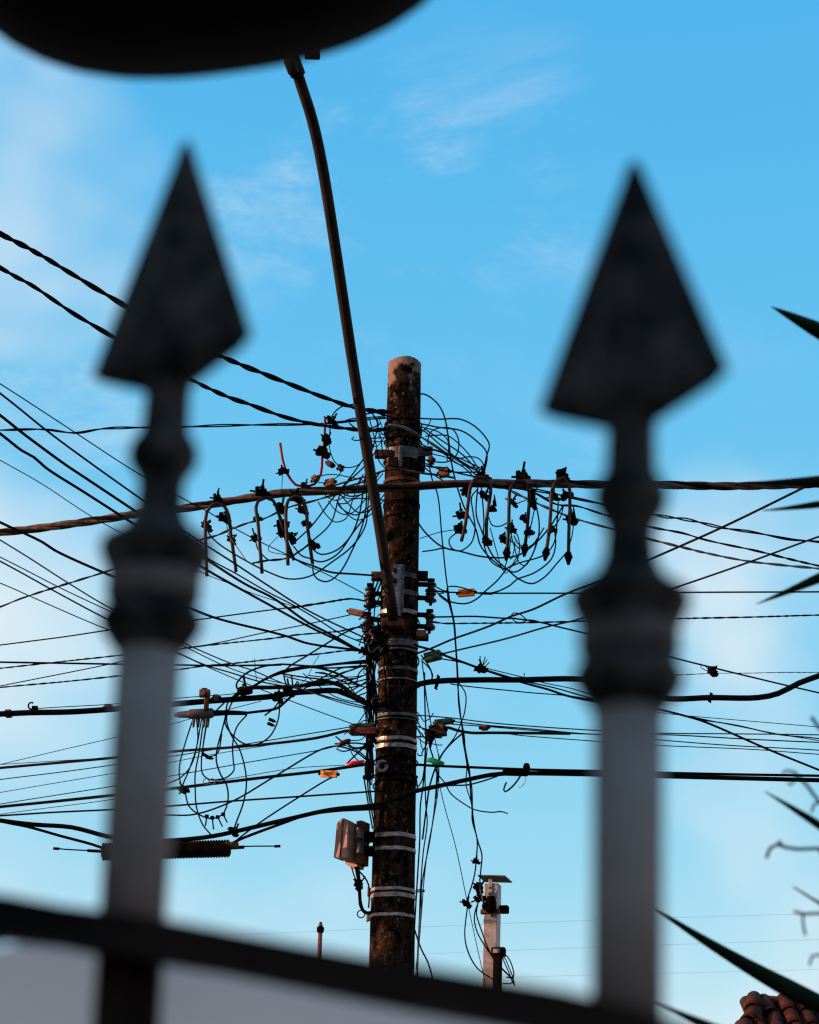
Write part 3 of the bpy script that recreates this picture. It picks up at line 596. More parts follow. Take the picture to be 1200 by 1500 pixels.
for p_ in ([(303, 1196), (301, 1210)], [(311, 1198), (313, 1215)], [(319, 1197), (326, 1211)], [(327, 1193), (333, 1205)]):
    bm = bmesh.new(); wire_mesh(bm, p_, 2.4, jit=-.02); add_box(bm, P(*p_[0], DW - .03), (.022, .014, .02), None, .003)
    tag(obj('wire_prong', bm, 'clamp_black'), 'short black prong at the foot of the largest hanging loop', 'plug', 'prongs on the largest loop')
for u in (302, 311):
    bm = bmesh.new(); pts = [P(u, 1145, DW - .04) + Vector((.016 * math.cos(a), 0, .016 * math.sin(a))) for a in [2 * math.pi * i / 14 for i in range(15)]]; add_tube(bm, pts, .0028, 5)
    tag(obj('wire_clip', bm, 'pale_wire'), 'pale ring clip in the pair at the foot of the U-shaped loop', 'clip', 'ring clips at the foot of the U-shaped loop')
loose_clamp(270, 1158, 'small dark clip gathering hanging loops on the orange-tagged cable', .8)
loose_clamp(343, 1219, 'small dark clip where hanging loops meet the low thick cable', .9)
loose_clamp(360, 1012, 'dark lashing clamp where wires leave the trunk cable', 1.2); loose_clamp(407, 1022, 'dark lashing clamp on the trunk cable above two tiny plugs', 1.0); loose_clamp(424, 1014, 'dark lashing clamp on the trunk cable nearest its kink', 1.1)

# ------------------------------------------------------------------ terminal on the trunk cable
t = thing('cable_terminal', 'grey cable terminal with a rusty bracket and pigtail wires below the trunk cable', 'terminal', loc=P(295, 1046, DW - .05))
bm = bmesh.new(); q0, q1 = P(255, 1047.5, DW - .05), P(314, 1044.5, DW - .05); dd = q1 - q0
add_tube(bm, [q0, q0 + dd * .12, q0 + dd * .35, q0 + dd * .40, q0 + dd * .94, q0 + dd * .96, q1], lambda f: (.008, .017, .021, .027, .028, .025, .017)[round(f * 6)], 12); attach(obj('body', bm, 'olive_metal'), t)
bm = bmesh.new(); add_tube(bm, catmull([P(312, 1045, DW - .05), P(335, 1044, DW - .05), P(362, 1045, DW - .05)], .04), lambda f: .017 - .006 * f, 10); attach(obj('sleeve', bm, 'black_cable'), t)
part_px('bracket', 'rust', 299, 1022, 306, 1042, DW - .07, .03, t); part_px('bracket_head', 'rust_pale', 292, 1011, 308, 1021, DW - .07, .05, t)
bm = bmesh.new(); c = P(300, 1016, DW - .105); add_tube(bm, [c, c + Vector((0, .03, 0))], .013, 10); attach(obj('bolt', bm, 'rust'), t)
part_px('cap', 'clamp_black', 296, 1009, 304, 1012.5, DW - .07, .04, t, .002)
for u in (284, 291, 299, 305):
    bm = bmesh.new(); add_lathe(bm, [(.005, -.045), (.008, -.02), (.010, .01)], 8, P(u, 1054, DW - .05)); attach(obj('gland', bm, 'olive_metal'), t)
block('cable_clip', 'small brown clip on the trunk cable beside the terminal bracket', 'clip', 313, 1018, 321, 1027, 'rust_pale')
block('cable_clip', 'small rusty clip on the trunk cable beside the outer picket', 'clip', 154, 1032, 163, 1040, 'rust', y=15.45)
block('cable_clip', 'dark clip band on the outer stretch of trunk cable', 'clip', 8, 1040, 17, 1051, 'rust', y=15.5)
bm = bmesh.new(); pts = [P(46 + 4.5 * math.cos(a), 1034 + 5 * math.sin(a), 15.3) for a in [2 * math.pi * i / 14 for i in range(13)]]; add_tube(bm, pts, .005, 5); add_box(bm, P(51, 1039, 15.3), (.035, .03, .035), None, .006)
tag(obj('cable_ring', bm, 'clamp_black'), 'black clamp with a wire ring on the outer trunk cable', 'clamp')

# ------------------------------------------------------------------ corrugated closure
t = thing('splice_closure', 'long black corrugated splice closure hung on the low cables', 'splice closure', loc=P(240, 1246, DW))
q0, q1 = P(150, 1248, DW), P(336, 1243, DW); dd = (q1 - q0); L = dd.length; bm = bmesh.new(); prof = []; nr = 46; rb = 13.2 * mpp(250, 1245, DW)
for i in range(nr):
    z = L * i / nr; h = L / nr; prof += [(rb * .90, z), (rb, z + h * .2), (rb, z + h * .6), (rb * .90, z + h * .8)]
prof = [(rb * .5, -.006), (rb * .9, 0)] + prof + [(rb * .93, L), (rb * .6, L + .008)]
add_lathe(bm, prof, 24, q0, along(dd)); attach(obj('body', bm, 'old_cable', smooth=False), t)
wire_parts = (([(82, 1243), (100, 1244.5), (150, 1247)], 2.0), ([(335, 1242), (360, 1240), (408, 1239.5)], 2.0), ([(78, 1243), (87, 1243.5)], 4), ([(402, 1240), (411, 1239.5)], 4), ([(128, 1246), (152, 1247.5)], 4.5), ([(334, 1242.5), (358, 1241)], 5))
for p_, wd in wire_parts:
    bm = bmesh.new(); wire_mesh(bm, p_, wd, DW, DW, sides=8); attach(obj('end_rod', bm, 'clamp_black'), t)
bm = bmesh.new(); add_box(bm, P(340, 1238, DW - .03), (.07, .03, .03), None, .005); attach(obj('strap', bm, 'rust'), t)

# ------------------------------------------------------------------ wires about the pole top
def many(name, label_list, cat='wire', **k):
    for lab, wp, p_, *rest in label_list:
        kk = dict(k); kk.update(rest[0] if rest else {}); wire(name, lab, wp, p_, cat=cat, **kk)
many('loop_wire', (
    ('short wire arching from the lamp arm down onto the red cable tip', 2.2, [(522, 590), (518, 592), (502, 595), (490, 604), (485, 614), (483, 640)]),
    ('thin round wire loop hung left of the lamp arm with tiny connectors', 1.7, [(482, 648), (483, 656), (486, 668), (494, 680), (510, 685), (525, 681), (532, 673), (545, 655)]),
    ('wire sweeping from behind the lamp arm down to the rusty hoop', 2.4, [(548, 650), (532, 673), (511, 702), (486, 732), (456, 771), (433, 793)]),
    ('second wire sweeping from behind the lamp arm down to the rusty hoop', 2.4, [(552, 660), (532, 685), (502, 716), (484, 767), (458, 792), (433, 812), (420, 820)]),
    ('black bow from the hoop clamp round and up behind the lamp arm', 2.4, [(452, 796), (458, 804), (470, 812), (493, 806), (514, 785), (526, 755), (532, 720), (536, 690)]),
    ('black bow just below another from the rusty hoop to the lamp arm', 2.4, [(430, 800), (442, 814), (454, 818), (470, 823), (493, 813), (519, 778), (538, 753), (550, 735)]),
    ('longest black bow swinging from the farthest hoop round to the lamp arm', 2.4, [(304, 776), (307, 783), (321, 797), (365, 824), (391, 837), (423, 848), (454, 844), (484, 825), (517, 799), (535, 771), (539, 743), (541, 700)]),
    ('deepest black bow under the rusty hoop rising to the lamp arm', 2.4, [(459, 822), (459, 839), (465, 848), (479, 852), (496, 841), (517, 804), (533, 762), (537, 730), (536, 700)]),
    ('short black tail from the dark hoop clamp to the twisted stub', 2.2, [(374, 790), (379, 806), (393, 820), (405, 821)]),
    ('black wire from the rusty hoop foot to the rusty bracket beside the arm', 3.0, [(421, 802), (428, 816), (461, 830), (484, 838), (520, 841), (548, 843)]),
    ('hair thin wire hanging from the red cable clamp to the hoop', 1.2, [(414, 694), (413, 720), (415, 757)]),
    ('hair thin bent wire between the two hoops', 1.1, [(407, 786), (393, 803), (394, 807), (419, 813)]),
    ('slack wavy wire end floating left of the lamp arm', 2, [(493, 738), (508, 737), (515, 732), (527, 730), (545, 731), (566, 733)]),
    ('arched thin wire crossing behind the red cable bend', 1.8, [(464, 700), (470, 697), (489, 695), (512, 699), (530, 703), (545, 712)]),
    ('thin wire curling from the small connector to the pale block', 1.6, [(499, 688), (498, 695), (492, 700), (480, 706), (468, 707), (462, 704)]),
    ), m='black_cable', bulge=-.06)
wire('pale_thread', 'thin pale wire wound down the farthest connector hoop', 1.4, [(332, 767), (335, 783), (341, 793), (349, 804), (360, 820)], m='pale_wire')
wire('twisted_stub', 'short twisted black stub between the dark hoop and rusty hoop', 4, [(370, 825), (391, 821), (419, 818), (444, 804), (460, 792)], twist=2, pitch=.12)
t = thing('red_cable', 'U-shaped red cable standing open above the main cable', 'cable', loc=P(447, 715, DW))
red = [(410.5, 649), (414, 673), (421, 694), (433, 710), (447, 714), (461, 709), (470, 694), (472, 673), (475, 645), (476.5, 612)]
bm = bmesh.new(); add_tube(bm, catmull(path(red[:8], DW, DW), .03), .0078, 8); attach(obj('red_length', bm, 'red_cable'), t)
bm = bmesh.new(); add_tube(bm, catmull(path(red[7:], DW, DW), .03), .0078, 8); attach(obj('purple_length', bm, 'purple_cable'), t)
for u, v, s in ((479, 644, 1.1), (473.5, 662, 1.1), (415, 690, .9), (448, 712, .8)): clamp(u, v, t, DW - .02, s)
loose_clamp(487, 617, 'dark spiky clamp on the twisted cable over the red cable tip', 1.1)
many('tail_wire', (
    ('dark wire from the lamp arm to the tie at the pole top', 3, [(532, 598), (557, 606), (580, 613)]),
    ('dark wire bowed over between the lamp arm and pole', 2.4, [(532, 607), (545, 605), (553, 604), (565, 612), (575, 618)]),
    ('wire dropping from the twisted cable end to behind the arm', 2.2, [(544, 604), (554, 619), (551, 636), (546, 657), (540, 668)]),
    ('wire dropping close along the lamp arm edge', 2.4, [(538, 626), (544, 645), (545, 660), (538, 690)]),
    ('thin wire slung from the level twisted cable over to the pole', 2, [(500, 620), (512, 614), (536, 612), (560, 610)]),
    ('wire linking the two twisted cables beside the arm', 2.4, [(512, 620), (523, 628), (545, 627), (558, 620)]),
    ('thin hooked wire end pointing away from the pole', 2, [(519, 640), (515, 643), (519, 645), (547, 642), (572, 641)]),
    ), m='black_cable')
many('brown_lead', (
    ('brown wire looped round the pole under the clamp to the brown block', 3.6, [(545, 697), (553, 693), (567, 688.5), (589, 687.5), (601, 690), (625, 694), (643, 696), (665, 700)], dict(y0=DP - .14, y1=DP - .16)),
    ('brown wire from the pale block to behind the lamp arm', 3, [(490, 711), (510, 705), (532, 699), (550, 694)], {}),
    ('dark brown wire beside the pale block along the main cable', 3, [(500, 715), (518, 710), (535, 705), (552, 700)], {}),
    ), m='brown_cable')
many('loop_wire', (
    ('tall wire arch springing over the pole right side and plunging to the wire knot', 2.6, [(576, 602), (592, 591), (604, 581), (620, 577), (639, 589), (650, 607), (656, 635), (661, 675), (669, 710), (681, 745), (697, 775), (704, 799), (718, 817), (739, 834)]),
    ('wide wire arch reaching out from the pole top to the splayed hoop', 2.5, [(600, 612), (618, 613), (643, 614), (674, 614), (695, 624), (711, 640), (717, 652), (713, 668), (707, 696)]),
    ('inner wire arch from the pole top to the splayed hoop', 2.5, [(600, 618), (618, 621), (643, 626), (676, 631), (697, 645), (713, 663), (710, 690), (707, 700)]),
    ('small round wire loop beside the pole clamp', 2.2, [(627, 652), (627, 645), (631, 633), (643, 627), (662, 628), (672, 645), (669, 666), (657, 676), (634, 676), (618, 672)]),
    ('short arched wire inside the small round loop', 2, [(600, 620), (620, 626), (643, 633), (656, 645), (657, 661), (655, 675)]),
    ('wire arch low over the brown block to the splayed hoop', 2.2, [(672, 672), (690, 669), (702, 672), (709, 682), (708, 694)]),
    ('dark wire sagging from the pole clamp to the splayed hoop', 2.6, [(618, 681), (632, 684), (648, 685), (668, 692), (690, 697), (706, 700)]),
    ('thin wire from pole clamp rising over to the tall arch', 1.6, [(600, 640), (617, 634), (628, 622), (632, 613)]),
    ('long bow from the pole face swinging under the hoops to the capped hoop', 2.6, [(594, 690), (594, 712), (597, 733), (613, 766), (625, 782), (648, 801), (676, 808), (704, 815), (737, 817), (760, 813), (783, 797), (804, 774), (825, 741)]),
    ('short bow under the splayed hoop tail', 2.2, [(672, 778), (658, 791), (662, 803), (674, 807), (690, 796), (696, 775), (693, 750), (691, 728), (700, 716)]),
    ('straight wire end lying under the long bow', 2.2, [(619, 808), (634, 806), (650, 803), (660, 805)]),
    ('hair thin wire from the pole to the splayed hoop clamp', 1.4, [(615, 789), (643, 780), (667, 776)]),
    ('wire falling inside the splayed hoop to the low bow of the capped hoop', 2.5, [(700, 712), (698, 755), (706, 778), (713, 797), (725, 818), (741, 832), (760, 848), (779, 855), (797, 846), (818, 823), (833, 806)]),
    ('wire falling inside the splayed hoop to the wire knot', 2.4, [(705, 710), (709, 762), (709, 797), (720, 823), (741, 835)]),
    ('wire bowing from the wire knot up to the rusty capped hoop', 2.4, [(739, 834), (760, 825), (797, 813), (811, 797), (816, 767), (818, 735)]),
    ('wire bowing from the wire knot up to the dark capped hoop', 2.4, [(739, 833), (755, 838), (774, 823), (788, 790), (790, 767), (786, 743), (782, 728)]),
    ('wire from the knot down to the orange tag wire in a deep bow', 2.5, [(741, 835), (729, 850), (711, 866), (699, 877), (684, 884), (666, 883), (657, 880), (640, 868)]),
    ('wire bowing from the rusty capped hoop down to the tag wire sleeve', 2.4, [(813, 780), (814, 799), (807, 820), (783, 839), (757, 849), (748, 857), (730, 866), (718, 869)]),
    ('short tail from the dark hoop straight down to the knot', 2, [(750, 776), (748, 792), (745, 813), (739, 834)]),
    ('short curved tail under the dark hoop', 2, [(754, 776), (760, 790), (761, 806), (757, 822), (745, 831)]),
    ('short tail wire inside the rusty capped hoop', 2, [(826, 740), (820, 760), (808, 778), (803, 790)]),
    ('short tail wire from splayed hoop clamp to dark hoop', 2, [(716, 758), (722, 770), (732, 771), (746, 764)]),
    ('short tail wire along the outer leg of the dark hoop', 2, [(784, 742), (778, 770), (775, 788)]),
    ('short tail wire between the legs of the dark hoop', 1.8, [(752, 742), (757, 738), (764, 735), (770, 733)]),
    ('tail wire along the outer leg of the rusty capped hoop', 2, [(841, 760), (838, 785), (833, 803)]),
    ), bulge=-.05)
rr = random.Random(21)
def arc(a, b, sag, n=5, jig=2.5):
    out = []
    for i in range(n + 1):
        f = i / n; h = math.sin(math.pi * f) * sag
        out.append((a[0] + (b[0] - a[0]) * f + (rr.uniform(-jig, jig) if 0 < i < n else 0), a[1] + (b[1] - a[1]) * f + h + (rr.uniform(-jig, jig) if 0 < i < n else 0)))
    return out
TANGLE = (('slack loop in the tangle at the pole top between lamp arm and clamp', 'tangle at the pole top', [((rr.uniform(535, 560), rr.uniform(600, 650)), (rr.uniform(566, 585), rr.uniform(605, 690)), rr.uniform(-18, 26)) for _ in range(9)]),
          ('slack loop in the tangle between pole clamp and the splayed hoop', 'tangle beside the splayed hoop', [((rr.uniform(605, 625), rr.uniform(612, 690)), (rr.uniform(690, 712), rr.uniform(684, 704)), rr.uniform(-26, 22)) for _ in range(9)]),
          ('slack loop tucked along the main cable beside the lamp arm', 'slack along the main cable', [((rr.uniform(455, 500), rr.uniform(700, 740)), (rr.uniform(525, 568), rr.uniform(690, 760)), rr.uniform(8, 60)) for _ in range(8)]),
          ('slack loop in the tangle over the trunk cable kink', 'tangle over the trunk cable kink', [((rr.uniform(400, 480), rr.uniform(985, 1020)), (rr.uniform(520, 546), rr.uniform(965, 1040)), rr.uniform(-16, 18)) for _ in range(8)]),
          ('slack loop in the tangle round the maroon junction box', 'tangle round the maroon box', [((rr.uniform(490, 530), rr.uniform(1062, 1105)), (rr.uniform(538, 556), rr.uniform(1050, 1125)), rr.uniform(-14, 22)) for _ in range(9)]),
          ('slack loop in the tangle beside both left spool insulators', 'tangle beside the spool insulators', [((rr.uniform(520, 540), rr.uniform(880, 950)), (rr.uniform(546, 562), rr.uniform(860, 960)), rr.uniform(-14, 18)) for _ in range(8)]),
          ('slack loop in the tangle between pole and brown junction box', 'tangle at the brown junction box', [((rr.uniform(604, 612), rr.uniform(1040, 1130)), (rr.uniform(620, 650), rr.uniform(1040, 1150)), rr.uniform(-8, 26)) for _ in range(9)]),
          ('slack loop among the wires hung under the capped hoops', 'slack under the capped hoops', [((rr.uniform(690, 760), rr.uniform(740, 800)), (rr.uniform(740, 815), rr.uniform(760, 830)), rr.uniform(20, 48)) for _ in range(5)]))
for lab, grp, arcs in TANGLE:
    for a, b, sg in arcs: wire('tangle_loop', lab, rr.uniform(1.5, 2.5), arc(a, b, sg), group=grp, bulge=rr.uniform(-.08, .02))
# ------------------------------------------------------------------ spans to the right
wire('twisted_cable', 'twisted cable, grey at the pole and black beyond, crossing down over the hoops', 4.8, [(570, 622), (592, 626), (625, 645), (657, 666), (685, 682), (709, 696), (732, 710), (769, 729), (807, 746), (844, 760), (898, 775), (953, 790), (1001, 802), (1048, 813), (1096, 822), (1157, 829), (1200, 833)], None, 'L', m='pale_wire', cat='cable', twist=2, pitch=.34, jit=-.08)
wire('twisted_cable', 'loosely twisted pair running out under the main cable', 4.4, [(705, 703), (720, 711), (783, 718), (839, 729), (886, 739), (970, 756), (1011, 762), (1057, 773), (1100, 779), (1157, 790), (1200, 794)], None, 'L', cat='cable', twist=2, pitch=.42, loose=1.5, m='old_cable')
wire('twisted_cable', 'tightly twisted black cable between two other twisted cables', 4.2, [(700, 702), (750, 712), (783, 722), (816, 739), (844, 741), (886, 754), (953, 772), (1001, 781), (1027, 789), (1070, 799), (1105, 806), (1157, 819), (1200, 829)], None, 'L', cat='cable', twist=2, pitch=.3)
wire('span_wire', 'level wire running on beyond the bright orange tag', 2.6, [(637, 866), (655, 867.5), (671, 868), (697, 868.5), (720, 869), (780, 869), (875, 869), (977, 868), (1060, 867.5), (1200, 867)], None, 'L')
wire('wire_sleeve', 'short sleeve on the level wire beside the bright orange tag', 4.5, [(697, 868.5), (708, 869), (722, 869.5)], m='old_cable', cat='wire', twist=2, pitch=.05)
wire('slack_wire', 'wire arching over the bright orange tag from the spool', 2.2, [(636, 858), (645, 863), (654, 866), (656, 860), (667, 859), (684, 863), (697, 868)])
wire('slack_wire', 'short slack wire looped under the upper right spool', 2.2, [(636, 866), (645, 866), (650, 869), (642, 870), (648, 876), (658, 884), (662, 895)])
wire('span_wire', 'level wire leaving the lower right spool and falling away through a knot', 2.7, [(630, 904), (660, 903.5), (696, 903), (735, 905.5), (752, 906), (791, 911.5), (821, 919), (863, 929), (985, 963), (1044, 978), (1152, 1004), (1200, 1015)], None, 'L')
wire('twisted_cable', 'lower twisted wire from the lower right spool running level', 3.2, [(630, 910), (648, 913), (690, 913), (780, 912), (848, 910), (1001, 906), (1100, 904), (1200, 901)], None, 'L', twist=2, pitch=.12)
wire('wire_knot', 'small loose wire knot tying two level wires together', 1.8, [(748, 903), (752, 898), (758, 898), (765, 902), (772, 908), (780, 911), (790, 911), (775, 908), (764, 912), (758, 912), (750, 906), (755, 905)], bulge=-.05)
wire('span_wire', 'black wire rising steeply from the pole behind the right picket', 3.1, [(612, 957), (630, 950.5), (664, 936), (693, 926), (720, 916), (750, 902.5), (780, 893), (830, 869.5), (887, 848), (951, 820), (1057, 773), (1178, 714), (1200, 703)], None, 'L')
wire('span_wire', 'black wire rising gently from the dark green splice box', 2.7, [(640, 961), (648, 958), (666, 953.5), (740, 936), (804, 917.5), (845, 908), (977, 865), (1096, 824), (1172, 796), (1200, 786)], None, 'L')
wire('span_wire', 'bold black wire falling from the splice box under the trunk cable', 3.8, [(606, 944), (615, 947.5), (633, 952), (650, 959.5), (678, 970), (700, 978), (742, 992), (770, 1001), (803, 1010), (830, 1019), (875, 1028), (968, 1040), (1001, 1048), (1031, 1057), (1126, 1098), (1200, 1128)], None, 'L')
wire('span_wire', 'thin wire close above the bold falling wire', 1.6, [(700, 976), (708, 978), (762, 991), (800, 1001), (837, 1008.5), (872, 1019), (968, 1041), (1001, 1047.5), (1077, 1063), (1150, 1077), (1200, 1085)], 15.4, 'L')
wire('span_wire', 'second thin wire close above the bold falling wire', 2.2, [(646, 965), (665, 968), (690, 974), (708, 980), (765, 997), (810, 1007), (880, 1026), (968, 1039), (1020, 1053), (1077, 1062), (1140, 1076), (1200, 1082)], 15.35, 'L')
wire('span_wire', 'hair thin wire parting from the falling wires and running out level', 1.3, [(875, 1028), (968, 1044), (1001, 1048), (1070, 1054), (1130, 1059), (1200, 1065)], 15.8, 'L')
wire('span_wire', 'thin wire leaving the trunk cable underside at a shallow slope', 1.9, [(660, 1002), (681, 1005), (740, 1011), (780, 1015), (830, 1019), (870, 1025)])
wire('span_wire', 'thin teal wire from the lashing running level over the green splice box', 2.0, [(600, 1047), (616, 1048), (664, 1052), (711, 1058), (780, 1064), (875, 1070), (966, 1074), (1070, 1075), (1200, 1076.5)], None, 'L', m='teal_cable')
wire('span_wire', 'thin wire leaving the green splice box end', 2.0, [(655, 1057), (664, 1057), (708, 1062), (780, 1068), (875, 1076), (966, 1076), (1100, 1083), (1200, 1087.5)], None, 'L')
wire('span_wire', 'thin wire leaving the green splice box lower corner', 1.8, [(655, 1060), (664, 1061), (708, 1064), (780, 1070), (836, 1074.5), (875, 1076), (966, 1084), (1070, 1092), (1200, 1099)], None, 'L')
wire('span_wire', 'thin wire parting below the sleeved brown black cable', 1.6, [(745, 1075), (759, 1077), (875, 1086), (966, 1092), (1105, 1098), (1200, 1105)], 15.4, 'L')
wire('span_wire', 'hair thin wire with a small dark clip, running level beyond the right picket', 1.6, [(985, 989), (1001, 988.5), (1044, 986.5), (1100, 986), (1150, 985), (1200, 985)], 15.8, 'L', twist=2, pitch=.1)
o = loose_clamp(1045, 984, 'small dark clip on the hair thin wire beyond the right picket', 1.0, y=15.9)
wire('wire_tail', 'tiny wire loop from the falling wire to the small dark clip', 1.3, [(1027, 972), (1027, 978), (1034, 982), (1039, 983), (1034, 976)], 15.9, 15.9)
for u, v0, v1, w_ in ((703.5, 961, 981, 1.8), (711, 962, 980, 1.8), (714, 966, 976, 1.4), (717, 970, 980, 1.6)):
    wire('tie_whisker', 'short upright end of a tie wire knotted on the falling wire', w_, [(703 + (u - 703) * .3, v1 + 1), (u, v0)], group='tie wire ends on the falling wire')
loose_clamp(706, 980, 'dark knotted clip with whiskers on the falling wire', 1.0)
wire('tie_whisker', 'single short tie wire end standing on the trunk cable', 1.6, [(767, 996), (768.5, 986)])
for u, v, l in ((641, 996, 'small bump clip on the trunk cable close to the pole'), (640, 1003, 'small bolt under the trunk cable close to the pole'), (1041, 1022, 'thin band clip on the trunk cable beyond the right picket')):
    bm = bmesh.new(); add_box(bm, Vector(), (.016, .04, .045), Matrix.Rotation(.3, 3, 'Y'), .004); add_tube(bm, [Vector((0, 0, -.03)), Vector((0, 0, .03))], .005, 6); o = obj('cable_clip', bm, 'clamp_black'); o.location = P(u, v, DW); tag(o, l, 'clip')
block('cable_clip', 'tiny brown clip joining the thin wires right of the pole', 'clip', 705, 1062, 715, 1070, 'rust', dep=.03)
bm = bmesh.new(); add_lathe(bm, [(.005, -.03), (.018, -.022), (.020, 0), (.014, .018), (.004, .022)], 12); add_box(bm, Vector((-.06, 0, -.035)), (.14, .04, .03), None, .006); o = obj('bolt_clamp', bm, 'clamp_black'); o.location = P(771.5, 1123.5, DW - .02); tag(o, 'black bolt clamp joining the thick cable and level cable', 'clamp')
wire('hooked_end', 'hooked cable end hanging under the bolt clamp', 2.8, [(742, 1146), (738, 1157), (740, 1160), (750, 1153), (757, 1145), (763, 1136)])
wire('pale_thread', 'hair thin pale thread curling beneath the bolt clamp', 1.0, [(770, 1138), (769, 1147), (764, 1153), (759, 1153)], m='pale_wire')

# ------------------------------------------------------------------ vertical drops
def drop(name, lab, wp, p_, **k): return wire(name, lab, wp, p_, **k)
t = thing('drop_bundle', 'bundle of black wires hanging free beside the pole down to the service post', 'wire bundle', loc=P(670, 990, DW))
for wp, p_ in ((2.4, [(628, 672), (629, 682), (634, 705), (641, 724), (648, 792), (653, 840), (656, 862), (660, 885), (666, 915), (668, 945), (671, 993), (672, 1030), (676, 1057), (680, 1077), (682, 1105), (686, 1128), (691, 1152), (692, 1180), (692, 1202), (699, 1229), (698, 1257), (695, 1283), (685, 1317)]),
               (2.4, [(655, 862), (657, 880), (664, 908), (667, 940), (669, 970), (671, 1007), (674, 1040), (676, 1057), (679, 1080), (684, 1110), (688, 1130), (689, 1155), (693, 1195), (696, 1215), (700, 1232), (706, 1252), (705, 1270), (703, 1290)]),
               (1.9, [(672, 1000), (682, 1016), (681, 1042), (676, 1058), (666, 1080), (654, 1096), (645, 1111), (640, 1125)]),
               (1.9, [(677, 1075), (679, 1090), (684, 1120), (683, 1150), (690, 1174), (693, 1190)])):
    bm = bmesh.new(); wire_mesh(bm, p_, wp, DW - .05, DW + .3); attach(obj('strand', bm, 'black_cable'), t)
for u, v in ((698, 1262),): clamp(u, v, t, DW, .8, 0)
wire('drop_wire', 'hair thin straight wire falling to the lower black connector', 1.4, [(638, 1128), (642, 1142), (651, 1180), (667, 1238), (684, 1318)], DW, DW + .4)
loose_clamp(684, 1324, 'black piercing connector hanging in mid air beside the service post', .85, .2, y=DW + .35)
wire('service_wire', 'slack wire bowing from the hanging connector to the post foot', 2.2, [(685, 1327), (681, 1369), (685, 1392), (699, 1418), (721, 1434), (730, 1440)], DW + .35, 16.6)
wire('service_wire', 'hair thin wire from the hanging connector straight down', 1.3, [(686, 1327), (699, 1387), (710, 1437), (713, 1460)], DW + .35, 16.6)
for i, (lab, p_) in enumerate((
    ('wire bundle strand of tallest reach running down the pole edge', [(622, 985), (622, 1007), (623, 1045), (624, 1075), (622, 1120), (620, 1150), (616, 1180), (615, 1230), (612, 1280), (609, 1330), (607, 1367), (606, 1420)]),
    ('slack wire down from the splice box to the brown junction box', [(618, 965), (622, 1000), (626, 1030), (631, 1058), (633, 1066)]),
    ('wire bowing away from the pole edge low down', [(626, 1095), (623, 1130), (624, 1180), (626, 1205), (620, 1250), (616, 1305), (614, 1355), (611, 1422)]),
    ('wire from the green tie drifting in to the pole edge', [(641, 1120), (640, 1135), (637, 1180), (630, 1230), (622, 1272), (617, 1305), (616, 1355), (610, 1420)]),
    ('wire falling from behind the rising cable towards the pole edge', [(643, 1105), (643, 1135), (642, 1157), (635, 1200), (627, 1242), (621, 1292), (617, 1345), (610, 1417)]),
    ('short wire kicking out from the pole edge just above the gate rail', [(607, 1360), (610, 1370), (617, 1390), (627, 1410), (633, 1430), (638, 1450)]),
    ('wire end sticking out beside the falling bundle', [(632, 1115), (639, 1127), (642, 1135), (652, 1147), (660, 1162), (682, 1179), (695, 1186), (720, 1190), (735, 1189), (744, 1192)]),
    ('wire from the crossing point down to the green tie', [(678, 1074), (663, 1087), (649, 1103), (640, 1120), (630, 1150), (625, 1182), (619, 1230)]),
    ('wire from the junction box funnel down to the green tie', [(630, 1078), (629, 1090), (634, 1108), (637, 1120)]),
    ('thin wire from the junction box down past the green tie', [(636, 1078), (640, 1095), (643, 1112), (641, 1145), (639, 1170)]),
    ('slack wire looped from splice box to trunk cable', [(617, 960), (626, 972), (632, 984), (633, 994), (630, 998)]),
    ('slack wire looped tight from splice box to trunk cable', [(618, 968), (629, 979), (634, 990), (630, 1000)]))):
    wire('pole_drop', lab, (2.6, 2, 2.2, 2.2, 1.8, 2.6, 2.1, 2.8, 2.4, 1.6, 2.2, 2)[i], p_, DW - .02, DW + .15)
wire('grey_conduit', 'thin pale grey conduit down the lower pole edge', 3.2, [(617, 1300), (616, 1340), (613, 1380), (611, 1440)], DW + .1, DW + .1, m='pale_wire', cat='conduit')
bm = bmesh.new(); pts = [P(616 + 6 * math.cos(a), 1305 + 1.6 * math.sin(a), DW) for a in [2 * math.pi * i / 14 for i in range(15)]]; add_tube(bm, pts, .004, 5); tag(obj('wire_ring', bm, 'black_cable'), 'flat wire ring round the drops at the lower pole edge', 'ring')
# bundle down the left edge of the pole
t = thing('pole_bundle', 'tangled bundle of black wires strapped down the lamp arm side of the pole', 'wire bundle', loc=P(543, 1000, DW))
rr = random.Random(5)
for i in range(16):
    o_ = rr.uniform(-7, 7); a = 925 + rr.uniform(-15, 30); b = rr.choice((1040, 1070, 1110, 1140, 1150))
    p_ = []; v = a; ph = rr.random() * 6
    while v < b:
        f = (v - 930) / 200; p_.append((545 + o_ * (1 - .35 * f) + 3.0 * math.sin(ph + v * .05) - 1.5 * f, v)); v += rr.uniform(16, 30)
    p_.append((544 + o_ * .4, b)); bm = bmesh.new(); wire_mesh(bm, p_, rr.uniform(1.8, 3.2), DW + rr.uniform(-.05, .12), DW + rr.uniform(-.05, .1)); attach(obj('strand', bm, 'black_cable' if i % 4 else 'old_cable'), t)
for i in range(26):                                     # curls and ends that stick out of the bundle
    u, v = 546 + rr.uniform(-10, 12), 934 + rr.random() ** 1.5 * 110; p_ = [(u, v)]
    for k in range(4): u += rr.uniform(-9, 9); v += rr.uniform(-8, 10); p_.append((u, v))
    bm = bmesh.new(); wire_mesh(bm, p_, rr.uniform(1.3, 2.4), DW - .06, DW - .02, bulge=rr.uniform(-.06, 0)); attach(obj('loose_end', bm, rr.choice(('black_cable', 'black_cable', 'old_cable', 'rust_pale', 'teal_cable'))), t)
